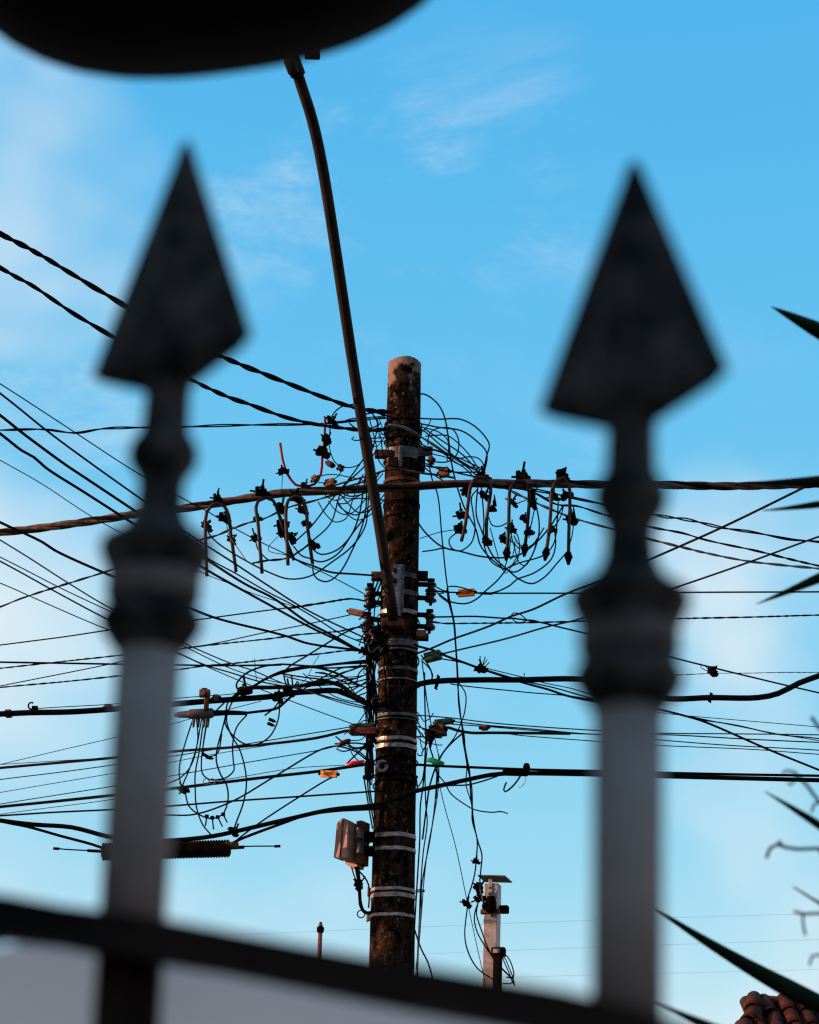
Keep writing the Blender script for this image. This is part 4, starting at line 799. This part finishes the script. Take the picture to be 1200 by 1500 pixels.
for u, v in ((541, 938), (549, 946), (556, 934), (538, 952), (546, 962), (552, 954), (543, 1068), (548, 1084), (540, 1092), (559, 948)): clamp(u, v, t, DW - .04, rr.uniform(.7, 1.1))
for i, p_ in enumerate(([(548, 850), (545, 862), (541, 880), (541, 910), (543, 935)], [(556, 846), (550, 862), (546, 872)], [(560, 848), (553, 866), (549, 874)], [(561, 912), (552, 920), (546, 927), (538, 930)], [(594, 905), (575, 908), (556, 918), (540, 926)])):
    wire('jumper_wire', ('thick jumper wire running down past both spool insulators', 'short jumper from the rusty bracket to the upper spool', 'second short jumper from the rusty bracket to the upper spool', 'jumper wire from the arm collar to the lower spool', 'jumper wire slung across the pole to the lower spool')[i], 3, p_, DP - .13, DP - .13)
for i, p_ in enumerate(([(533, 1138), (537, 1162), (542, 1192), (546, 1214)], [(538, 1138), (540, 1162), (545, 1190), (549, 1212)], [(541, 1138), (543, 1165), (547, 1185), (550, 1200)])):
    wire('tail_wire', 'black wire falling from the bell insulator along the pole', 2.6, p_, DP - .12, DP - .12, group='wires below the bell insulator')

# ------------------------------------------------------------------ terminal box on the pole
yb = DP - .10; tb = thing('terminal_box', 'pinkish brown terminal box strapped beside the pole with glands below', 'terminal box', loc=P(520, 1235, yb)); k = mpp(520, 1235, yb)
def shell(name, poly, m, dep, yaw, yo=0, bev=.004):
    """solid with the outline poly (photo pixels) and depth dep, turned by yaw about the box centre"""
    bm = bmesh.new(); c = tb.location
    L_ = [P(u, v, yb) - c for u, v in poly]; q = rotz(yaw); f = []; g = []
    for p in L_:
        p = Vector((p.x / math.cos(yaw), yo, p.z))
        f.append(bm.verts.new(q @ p)); g.append(bm.verts.new(q @ (p + Vector((0, dep, 0)))))
    n = len(f); bm.faces.new(f); bm.faces.new(g[::-1])
    for i in range(n): bm.faces.new((f[i], g[i], g[(i + 1) % n], f[(i + 1) % n]))
    bmesh.ops.bevel(bm, geom=list(bm.edges), offset=bev, segments=2, affect='EDGES')
    o = obj(name, bm, m, smooth=False); o.parent = tb; return o
YW = -.55
shell('cover', [(499, 1258), (503.5, 1208), (512, 1200.5), (521, 1207), (519.5, 1261)], 'box_plastic', .085, YW, -.075)
shell('back_shell', [(503, 1262), (507, 1206), (526, 1206), (525, 1272), (514, 1271)], 'box_plastic', .05, YW, .012)
bm = bmesh.new(); q = rotz(YW); add_box(bm, q @ (P(510, 1232, yb) - tb.location + Vector((0, -.077, 0))), (.004, .006, .205), q @ Matrix.Rotation(.06, 3, 'Y')); o = obj('seam', bm, 'ink', smooth=False); o.parent = tb
for v in (1221, 1243):
    bm = bmesh.new(); add_box(bm, P(528, v, yb - .06) - tb.location, (.02, .05, .06), rotz(YW), .004); o = obj('latch', bm, 'steel_dull'); o.parent = tb
bm = bmesh.new(); add_box(bm, P(531, 1236, yb) - tb.location, (.035, .09, .24), rotz(YW), .006); o = obj('mounting_plate', bm, 'rust'); o.parent = tb
for v in (1226, 1247):
    bm = bmesh.new(); add_box(bm, P(540, v, yb) - tb.location, (.07, .05, .05), None, .005); o = obj('standoff', bm, 'clamp_black'); o.parent = tb
for i, (wp, p_) in enumerate(((5, [(524, 1270), (526, 1290), (527, 1310), (529, 1328), (535, 1337), (544, 1337)]), (3.5, [(521, 1270), (525, 1292), (528, 1318), (533, 1334), (543, 1339)]), (2, [(515, 1270), (519, 1283), (524, 1295), (526, 1306)]), (2.4, [(526, 1276), (534, 1285), (540, 1296), (541, 1315), (540, 1330)]))):
    bm = bmesh.new(); wire_mesh(bm, p_, wp, yb - .02, yb - .02, sides=8); attach(obj('tail_cable', bm, 'black_cable'), tb)
clamp(526, 1296, tb, yb - .03, 1.0); bm = bmesh.new(); pts = [P(529 + 5.5 * math.cos(a), 1339 + 5.5 * math.sin(a), yb - .03) for a in [2 * math.pi * i / 16 for i in range(17)]]; add_tube(bm, pts, .0035, 5); attach(obj('tie_ring', bm, 'black_cable'), tb)

# ------------------------------------------------------------------ galvanised service post
yp = 16.6; cpt = P(722, 1296, yp); kk = mpp(722, 1300, yp); pw = 21 * kk
sp_ = thing('service_post', 'pink lit galvanised square service post with a flat cap plate, beside the pole', 'post', loc=(cpt.x, yp, 0)); H = cpt.z; q = rotz(-.30)
bm = bmesh.new(); add_box(bm, Vector((0, 0, H / 2 - .1)), (pw, pw, H + .2), q, .005); o = obj('post_tube', bm, 'galvanised', smooth=False); o.parent = sp_
bm = bmesh.new(); add_box(bm, Vector((.012, 0, H + .035)), (.165, .165, .008), q @ Matrix.Rotation(.06, 3, 'Y'), .001); o = obj('cap_plate', bm, 'steel_dull', smooth=False); o.parent = sp_
bm = bmesh.new(); add_box(bm, q @ Vector((-.002, -pw / 2 - .004, H - .015)), (.022, .006, .10), q, .001); o = obj('cap_strap', bm, 'galvanised', smooth=False); o.parent = sp_
bm = bmesh.new(); add_tube(bm, [q @ Vector((-.002, -pw / 2 - .012, H - .03)), q @ Vector((-.002, -pw / 2, H - .03))], .006, 8); o = obj('bolt', bm, 'rust'); o.parent = sp_
def sp_part(name, m, u0, v0, u1, v1, dy, dep, yaw=-.3, bev=.005):
    return part_px(name, m, u0, v0, u1, v1, yp + dy, dep, sp_, bev, yaw)
sp_part('clamp_bar', 'rust', 704, 1332, 732, 1339, -.075, .03); sp_part('clamp_bar', 'clamp_black', 733, 1327, 745, 1338, 0, .05)
sp_part('insulator', 'clamp_black', 712, 1313, 726, 1337, -.10, .08, .1, .02); sp_part('insulator', 'clamp_black', 706, 1322, 722, 1333, -.11, .06, .1, .02)
clamp(702, 1301, sp_, yp - .08, 1.0); clamp(703, 1316, sp_, yp - .08, 1.1)
sp_part('meter_clip', 'lamp_black', 720, 1388, 741, 1402, -.06, .05, -.3, .012); o = sp_part('clip_label', 'porcelain_grey', 722.5, 1390, 732, 1396, -.095, .005, -.3, .001)
sp_part('conduit', 'lamp_black', 722, 1400, 735, 1490, -.065, .04, -.3, .012)
for lab, wp, p_ in (('wire looping from the post insulator round its foot clip', 2.3, [(702, 1318), (695, 1342), (699, 1365), (719, 1398), (735, 1418), (748, 1432), (754, 1444)]),
                    ('second wire looping from the post insulator to its foot clip', 2.3, [(700, 1325), (698, 1338), (703, 1356), (721, 1401), (740, 1424), (752, 1434)]),
                    ('wire hoop springing out of the foot clip on the post', 2.2, [(735, 1396), (742, 1400), (748, 1409), (753, 1427), (752, 1433), (742, 1431)]),
                    ('inner wire hoop springing out of the foot clip on the post', 2.0, [(735, 1398), (741, 1406), (746, 1418), (751, 1430), (754, 1443)]),
                    ('low wire hoop closing round the post foot', 2.0, [(735, 1399), (739, 1410), (747, 1428), (750, 1440), (736, 1441)])):
    wire('service_wire', lab, wp, p_, yp - .10, yp - .12)
wire('service_wire', 'short blue black lead down the service post clamp', 3, [(703, 1288), (703, 1300), (706, 1312), (708, 1322)], yp - .1, yp - .1, m='teal_cable')
# far rod and far wires
yr = 26; c = P(468, 1398, yr); bm = bmesh.new(); tp = P(468, 1354, yr)
t = thing('far_rod', 'thin distant rod with a small knob showing just over the gate rail', 'rod', loc=(c.x, yr, 0))
add_tube(bm, [Vector((0, 0, -.1)), Vector((0, 0, tp.z))], .020, 8); o = obj('rod', bm, 'rust_pale'); o.parent = t
bm = bmesh.new(); add_lathe(bm, [(.012, tp.z - .09), (.032, tp.z - .07), (.034, tp.z - .03), (.014, tp.z - .01), (.012, tp.z + .02)], 10); o = obj('knob', bm, 'clamp_black'); o.parent = t
for lab, p_ in (('faint distant wire low across the sky behind the pole', [(0, 1392), (300, 1372), (545, 1361), (870, 1348), (1200, 1338)]), ('faint distant wire low behind the service post', [(300, 1420), (620, 1398), (870, 1388), (1200, 1376)]), ('faint distant wire just over the gate rail', [(500, 1450), (760, 1432), (880, 1428), (1200, 1420)])):
    wire('far_wire', lab, .9, p_, 48, 48, m='pale_wire', jit=0)

# ------------------------------------------------------------------ tiled house behind on the right
yh = 19.0; A = P(1112, 1468, yh); rz_ = A.z
house = thing('tiled_house', 'house with a dark red clay barrel tile roof behind the spiky leaves', 'house', loc=(A.x + 3, yh + 1.5, 0))
bm = bmesh.new(); HW, HD = 7.0, 5.0; eave = rz_ - 1.25
add_box(bm, Vector((.8, .6, (eave - .1) / 2)), (HW, HD - .6, eave - .1)); o = obj('wall', bm, 'plaster', smooth=False); o.parent = house
hl = house.location; sl = 1.25 / 2.35                              # front slope rise over run
ridge0 = Vector((A.x, yh, rz_)) - hl
bm = bmesh.new(); e0 = ridge0 + Vector((-.62, -2.35, -1.25)); e1 = ridge0 + Vector((7.2, -2.35, -1.25)); r1 = ridge0 + Vector((6.6, 0, 0)); b0 = ridge0 + Vector((-1.0, 2.35, -1.25)); b1 = ridge0 + Vector((7.2, 2.35, -1.25))
V = [bm.verts.new(p + Vector((0, 0, -.012))) for p in (e0, e1, r1, ridge0, b0, b1)]
bm.faces.new((V[0], V[1], V[2], V[3])); bm.faces.new((V[3], V[2], V[5], V[4])); bm.faces.new((V[0], V[3], V[4])); bm.faces.new((V[1], V[5], V[2])); bm.faces.new((V[0], V[4], V[5], V[1]))
roof = obj('roof', bm, 'clay_tile', smooth=False); roof.parent = house
def barrel(L=.36, r0=.062, r1=.075, seg=7):
    bm = bmesh.new(); rows = []
    for rad, yy, zz in ((r1, 0, .012), (r0, L, 0), (r0 - .013, L, 0), (r1 - .013, 0, .012)):
        rows.append([bm.verts.new((rad * math.cos(math.pi * k / seg), yy, zz + rad * math.sin(math.pi * k / seg) - .02)) for k in range(seg + 1)])
    for i in range(4):
        a, b = rows[i], rows[(i + 1) % 4]
        for k in range(seg): bm.faces.new((a[k], a[k + 1], b[k + 1], b[k]))
    bmesh.ops.recalc_face_normals(bm, faces=bm.faces); me = bpy.data.meshes.new('roof_tile'); bm.to_mesh(me); bm.free(); me.materials.append(MATS['clay_tile'])
    for p in me.polygons: p.use_smooth = True
    return me
bar = barrel(.33, .046, .058); pit = math.atan(sl); fwd = Vector((0, math.cos(pit), math.sin(pit)))
for rowi in range(5):
    for ci in range(-5, 18):
        p = ridge0 - fwd * (.30 + rowi * .27) + Vector((ci * .115 + .05, 0, .02))
        if p.x - ridge0.x < -(.30 + rowi * .27) * .25 - .02: continue
        o = link('roof_tile', bar, None, roof, False); o.location = p + Vector((random.uniform(-.008, .008), 0, random.uniform(-.006, .012))); o.rotation_euler = (pit + random.uniform(-.04, .03), random.uniform(-.06, .06), random.uniform(-.06, .06))
hipd = (e0 - ridge0).normalized()
capm = barrel(.34, .05, .065, 8)
for i in range(7):
    o = link('hip_tile', capm, None, roof, False); p = ridge0 + hipd * (.30 + i * .27) + Vector((0, 0, .035)); o.location = p; o.rotation_mode = 'QUATERNION'; o.rotation_quaternion = (-hipd).to_track_quat('Y', 'Z') @ Matrix.Rotation(random.uniform(-.12, .12), 3, 'Z').to_quaternion()
for i in range(22):
    o = link('ridge_tile', capm, None, roof, False); o.location = ridge0 + Vector((i * .28 - .02, 0, .002 + random.uniform(-.008, .012))); o.rotation_euler = (random.uniform(-.04, .04), random.uniform(-.05, .03), -math.pi / 2 + random.uniform(-.05, .05))

# ------------------------------------------------------------------ gate with spear pickets
def solve_z(x, y, v):
    lo_, hi = 0, 4
    for _ in range(45):
        m_ = (lo_ + hi) / 2
        if proj(Vector((x, y, m_)))[1] > v: lo_ = m_
        else: hi = m_
    return lo_
YL, YR = 1.00, .885
gl = P(216, 1000, YL); gr = P(921, 1060, YR)
gd = Vector((gr.x - gl.x, gr.y - gl.y, 0)); GSP = gd.length; gd.normalize(); gn = Vector((gd.y, -gd.x, 0)); gyaw = math.atan2(gd.y, gd.x)
def plane_z(u, v):                      # photo point on the vertical gate plane
    d = ray(u, v); t = (Vector((gl.x, gl.y, 0)) - Vector((0, 0, 0))).dot(gn) / d.dot(gn); return CAM + d * t
gate = thing('spear_gate', 'arched iron gate with dark spear heads on grey pickets over a frosted sheet', 'gate', loc=(gl.x, gl.y, 0))
rail_px = [(-40, 1322), (0, 1324), (75, 1330), (160, 1346), (300, 1364), (450, 1393), (600, 1421), (750, 1447), (870, 1467), (980, 1489)]
rail_pts = [plane_z(u, v) for u, v in rail_px]
s_of = lambda p: (Vector((p.x, p.y, 0)) - Vector((gl.x, gl.y, 0))).dot(gd)
RS = [(s_of(p), p.z) for p in rail_pts]
def rail_z(s):
    if s <= RS[0][0]: return RS[0][1] - .25 * (RS[0][0] - s)
    for (a, za), (b, zb) in zip(RS, RS[1:]):
        if s <= b: return za + (zb - za) * (s - a) / (b - a)
    return RS[-1][1] - .55 * (s - RS[-1][0])
vs_l = dict(tip=184, corner=530, neck=566, ring=668, cone=768, disc=806, body=835, low=912, shaft=938)
zl = {k: solve_z(gl.x, gl.y, v) for k, v in vs_l.items()}
vs_r = dict(tip=208, shaft=1022); zr = {k: solve_z(gr.x, gr.y, v) for k, v in vs_r.items()}
SCL = (zr['tip'] - zr['shaft']) / (zl['tip'] - zl['shaft'])
mL = (gl - CAM).dot(FW) / FPX
def picket(s, ztip, scl, tilt=.008):
    base = Vector((gd.x * s, gd.y * s, 0)); h = {k: ztip - (zl['tip'] - z) * scl for k, z in zl.items()}
    px = lambda w_: w_ * mL * scl * 1.2
    bm = bmesh.new(); add_lathe(bm, [(px(40), rail_z(s) - .008), (px(41), h['shaft'] - .002)], 20, base); o = obj('shaft', bm, 'gate_grey'); o.parent = gate
    H_ = h['low'] - h['shaft']; D_ = h['disc'] - h['body']
    prof = [(px(38), h['shaft'] - .006), (px(50), h['shaft'] - .002), (px(61), h['low'] - H_ * .5), (px(65), h['low']), (px(61), h['low'] + H_ * .5), (px(55), h['low'] + H_ * .9), (px(55), h['body'] - .004), (px(60), h['body'] - .001), (px(69), h['disc'] - D_ * .35), (px(72), h['disc']), (px(68), h['disc'] + D_ * .4), (px(52), h['disc'] + D_ * .8), (px(40), h['cone'] - .001), (px(31), h['cone'] + .005), (px(29), h['ring'] - .012), (px(31), h['ring'] - .009), (px(42), h['ring'] - .004), (px(45), h['ring']), (px(42), h['ring'] + .004), (px(31), h['ring'] + .009), (px(30), h['ring'] + .014), (px(29), h['neck'] - .004), (px(31), h['neck'] + .004)]
    def lean(b_):
        for v_ in b_.verts: v_.co += gd * (tilt * max(0, v_.co.z - h['shaft']))
    bm = bmesh.new(); add_lathe(bm, prof, 28, base); lean(bm); o = obj('collar', bm, 'gate_black'); o.parent = gate
    bm = bmesh.new(); z0, z1 = h['low'] + H_ * 1.1, h['body'] - .002; add_lathe(bm, [(px(56), z0), (px(59.5), z0 + .002), (px(59.5), z1 - .002), (px(57), z1)], 28, base); lean(bm); o = obj('barrel', bm, 'gate_barrel'); o.parent = gate
    # spear head: four-sided, broad along the gate
    Wd, Td = px(138), px(48); cz = h['corner']; bm = bmesh.new()
    tip = bm.verts.new(base + Vector((0, 0, h['tip']))); cs = [bm.verts.new(base + o_ + Vector((0, 0, cz + dz))) for o_, dz in ((gd * Wd, 0), (gn * Td, -.002), (gd * -Wd, 0), (gn * -Td, -.002))]
    nk = [bm.verts.new(base + o_ + Vector((0, 0, h['neck'] - .001))) for o_ in (gd * px(36), gn * px(30), gd * -px(36), gn * -px(30))]
    for i in range(4):
        j = (i + 1) % 4; bm.faces.new((cs[i], cs[j], tip)); bm.faces.new((nk[i], nk[j], cs[j], cs[i]))
    bm.faces.new(nk[::-1]); lean(bm); bmesh.ops.bevel(bm, geom=list(bm.edges), offset=.0016, segments=2, affect='EDGES')
    o = obj('spear_head', bm, 'gate_black', smooth=False); o.parent = gate
picket(0, zl['tip'], 1.0, .012); picket(GSP, zr['tip'], SCL, .007)
for i in (-2, -1, 2, 3):
    s = GSP * i; picket(s, zl['tip'] + rail_z(s) - rail_z(0), 1.0)
# arched rail, sheet below it and lower rail
S0, S1 = -GSP * 2.6, GSP * 3.5; n = 48; ss = [S0 + (S1 - S0) * i / n for i in range(n + 1)]
def strip(name, m, top, bot, off, thick):
    bm = bmesh.new(); rows = []
    for s in ss:
        b = gd * s; rows.append([bm.verts.new(b + gn * o_ + Vector((0, 0, z))) for o_, z in ((off - thick / 2, bot(s)), (off + thick / 2, bot(s)), (off + thick / 2, top(s)), (off - thick / 2, top(s)))])
    for a, b in zip(rows, rows[1:]):
        for k in range(4): bm.faces.new((a[k], a[(k + 1) % 4], b[(k + 1) % 4], b[k]))
    bm.faces.new(rows[0][::-1]); bm.faces.new(rows[-1]); o = obj(name, bm, m, smooth=False); o.parent = gate; return o
strip('top_rail', 'gate_rail', lambda s: rail_z(s), lambda s: rail_z(s) - .0135, .010, .030)
strip('sheet_panel', 'gate_sheet', lambda s: rail_z(s) - .012, lambda s: .16, -.016, .003)
strip('bottom_rail', 'gate_rail', lambda s: .18, lambda s: .12, 0, .04)
for i in range(-2, 4):
    s = GSP * i; bm = bmesh.new(); add_tube(bm, [gd * s + Vector((0, 0, .10)), gd * s + Vector((0, 0, rail_z(s) - .004))], .0118, 14); o = obj('lower_bar', bm, 'gate_rail'); o.parent = gate
for s, nm in ((S0 - .04, 'gate_post'), (S1 + .04, 'gate_post')):
    bm = bmesh.new(); add_box(bm, gd * s + Vector((0, 0, .7)), (.08, .08, 1.4), rotz(gyaw), .004); o = obj(nm, bm, 'gate_rail'); o.parent = gate

# ------------------------------------------------------------------ dark oval lamp hung overhead
yl = 1.22; lc = P(308, -180, yl); kl = mpp(300, 60, yl)
lamp = thing('hanging_lamp', 'black rounded oval lamp body hanging overhead, out of focus', 'lamp', loc=lc)
bm = bmesh.new(); nu, nv = 48, 24; ea, eb, ec = 415 * kl, 275 * kl, .12; ex = 2.45
def sgn(x, p): return math.copysign(abs(x) ** p, x)
rows = []
for j in range(1, nv):
    ph = -math.pi / 2 + math.pi * j / nv; rows.append([])
    for i in range(nu):
        th = 2 * math.pi * i / nu; q = 2 / ex
        rows[-1].append(bm.verts.new((ea * sgn(math.cos(ph), q) * sgn(math.cos(th), q), ec * sgn(math.cos(ph), q) * sgn(math.sin(th), q), eb * sgn(math.sin(ph), q))))
for a, b in zip(rows, rows[1:]):
    for i in range(nu): bm.faces.new((a[i], a[(i + 1) % nu], b[(i + 1) % nu], b[i]))
bm.faces.new(rows[0][::-1]); bm.faces.new(rows[-1])
o = obj('body', bm, 'lamp_black'); o.parent = lamp; o.rotation_euler = (R(14), R(-11), 0)
bm = bmesh.new(); add_tube(bm, [Vector((0, 0, eb * .8)), Vector((0, 0, .62))], .012, 10); o = obj('stem', bm, 'lamp_black'); o.parent = lamp
bm = bmesh.new(); add_lathe(bm, [(.02, .56), (.055, .59), (.06, .625)], 20); o = obj('ceiling_rose', bm, 'lamp_black'); o.parent = lamp
zb = lc.z + .61
bm = bmesh.new(); add_box(bm, Vector((-.35, lc.y, zb + .08)), (5.0, .12, .16), None, .006); o = obj('porch_beam', bm, 'timber', smooth=False); tag(o, 'dark timber porch beam carrying the oval lamp', 'beam')
# unseen house block, added to keep the sun off gate and plant
nb = thing('shade_house', 'plastered house block out of view, added to shade the gate', 'house', loc=(-4.6, 1.6, 0))
bm = bmesh.new(); add_box(bm, Vector((0, 0, 2.1)), (3.8, 10.4, 4.2)); o = obj('wall', bm, 'plaster', smooth=False); o.parent = nb
bm = bmesh.new(); add_box(bm, Vector((0, 0, 4.3)), (4.3, 10.9, .2), None, .02); o = obj('roof', bm, 'concrete_ground', smooth=False); o.parent = nb
for yy in (-2.5, 2.0):
    bm = bmesh.new(); add_box(bm, Vector((1.9, yy, 1.7)), (.06, 1.3, 1.2), None, .01); wo = obj('window', bm, 'timber', smooth=False); wo.parent = nb
    bm = bmesh.new(); add_box(bm, Vector((1.93, yy, 1.7)), (.02, 1.1, 1.0)); po = obj('pane', bm, 'pane', smooth=False); po.parent = wo
bm = bmesh.new(); add_box(bm, Vector((2.05, lc.y, zb / 2)), (.12, .12, zb), None, .006); o = obj('porch_post', bm, 'timber', smooth=False); tag(o, 'timber porch post holding up the porch beam', 'post')

# ------------------------------------------------------------------ spiky plant and bare shrub on the right
def blade(tip, mid, root, wmax, f_full, parent, name='leaf'):
    """long stiff leaf: V-folded strip with thickness from tip to root, widths in metres"""
    bm = bmesh.new(); n = 26; rows = []
    d = (root - tip).normalized(); side = d.cross(Vector((0, 1, 0))).normalized(); nor = side.cross(d).normalized()
    for i in range(n + 1):
        f = i / n; p = tip.lerp(mid, f) * (1 - f) + mid.lerp(root, f) * f
        w_ = wmax * min(1, f / f_full) ** .85 * (1 if f < .85 else 1 - (f - .85) * 2) / 2 + .0006
        rows.append([bm.verts.new(p - side * w_ + nor * w_ * .35), bm.verts.new(p - nor * .001), bm.verts.new(p + side * w_ + nor * w_ * .35), bm.verts.new(p + nor * (-.003 - w_ * .1))])
    for a, b in zip(rows, rows[1:]):
        for k in range(4): bm.faces.new((a[k], a[(k + 1) % 4], b[(k + 1) % 4], b[k]))
    bm.faces.new(rows[0][::-1]); bm.faces.new(rows[-1]); o = obj(name, bm, 'leaf'); return attach(o, parent)
yy0 = 4.6; c1 = P(1500, 665, yy0 + .1); c2 = P(1430, 1560, yy0 - .15); kp = mpp(1200, 700, yy0)
yuc = thing('spiky_plant', 'tall spiky plant with two heads of long dark sword leaves', 'plant', loc=(c1.x, yy0, 0))
for cc, r_ in ((c1, .045), (c2, .045)):
    bm = bmesh.new(); g0 = Vector((c1.x + (.0 if cc is c1 else -.05), yy0, -.05)); add_tube(bm, catmull([g0, g0.lerp(cc, .5) + Vector((.03, .02, 0)), cc], .1), lambda f: .07 - .03 * f, 12); attach(obj('trunk', bm, 'bark'), yuc)
for tip, edge, we, cc, dy in (((1130, 449), (1200, 482), 26, c1, 0), ((1082, 708), (1200, 703), 15, c1, .05), ((1117, 748), (1200, 738), 11, c1, -.1), ((1108, 885), (1200, 846), 15, c1, -.2), ((1120, 1159), (1200, 1208), 13, c2, -.9), ((950, 1324), (1150, 1444), 27, c2, .1), ((1161, 1299), (1200, 1322), 10, c2, -1.1), ((960, 1468), (1040, 1502), 26, c2, -1.3)):
    yt = yy0 + dy; a = P(*tip, yt); b = P(*edge, yt); k_ = mpp(*edge, yt)
    L1 = (b - a).length; Lr = (cc - a).length; f = min(.9, L1 / Lr); mid = b
    # quadratic through the edge point
    m_ = (b - a * (1 - f) ** 2 - cc * f ** 2) / (2 * f * (1 - f)); wm = we * k_
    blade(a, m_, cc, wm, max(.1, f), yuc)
rr = random.Random(3); cnt = 0
while cnt < 34:
    cc = c1 if cnt % 2 else c2; an = rr.uniform(0, 6.28); e_ = rr.uniform(-.5, 1.2); L = rr.uniform(.45, .75); tp = cc + Vector((math.cos(an) * math.cos(e_), math.sin(an) * math.cos(e_), math.sin(e_))) * L
    if proj(tp)[0] < 1225 or proj(cc.lerp(tp, .5))[0] < 1225: continue
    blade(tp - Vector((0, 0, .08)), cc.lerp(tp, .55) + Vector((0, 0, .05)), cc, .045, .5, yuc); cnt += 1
ys = 3.0; sb = P(1420, 1420, ys); shrub = thing('bare_shrub', 'bare curly twigs of a leafless shrub, blurred, beside the spiky leaves', 'shrub', loc=(sb.x, ys, 0))
bm = bmesh.new(); g0 = Vector((sb.x, ys, -.05)); add_tube(bm, catmull([g0, g0.lerp(sb, .5) + Vector((.04, .03, 0)), sb, P(1380, 1180, ys)], .08), lambda f: .016 - .010 * f, 10); attach(obj('trunk', bm, 'bark'), shrub)
for wp, p_ in ((4, [(1123, 1257), (1128, 1243), (1139, 1237), (1150, 1241), (1167, 1244), (1200, 1243), (1290, 1252), (1395, 1260)]), (3, [(1141, 1231), (1146, 1238), (1152, 1242)]), (4, [(1200, 1243), (1212, 1262), (1240, 1280)]), (3.5, [(1163, 1335), (1176, 1339), (1200, 1338), (1290, 1345), (1405, 1360)]), (3, [(1176, 1339), (1177, 1355), (1180, 1370)]), (3, [(1186, 1414), (1190, 1400), (1200, 1399), (1300, 1405), (1418, 1415)]),
               (3, [(1146, 1133), (1153, 1129), (1163, 1131), (1171, 1136), (1158, 1150), (1154, 1146)]), (4, [(1163, 1131), (1180, 1148), (1200, 1174), (1290, 1200), (1385, 1205)]), (3, [(1189, 1190), (1193, 1178), (1202, 1176)]), (4, [(1189, 1050), (1194, 1058), (1202, 1068), (1290, 1130), (1380, 1185)])):
    bm = bmesh.new(); add_tube(bm, catmull(path(p_, ys, ys), .02), wp * 1.4 * mpp(1150, 1250, ys) / 2, 6); attach(obj('twig', bm, 'twig'), shrub)
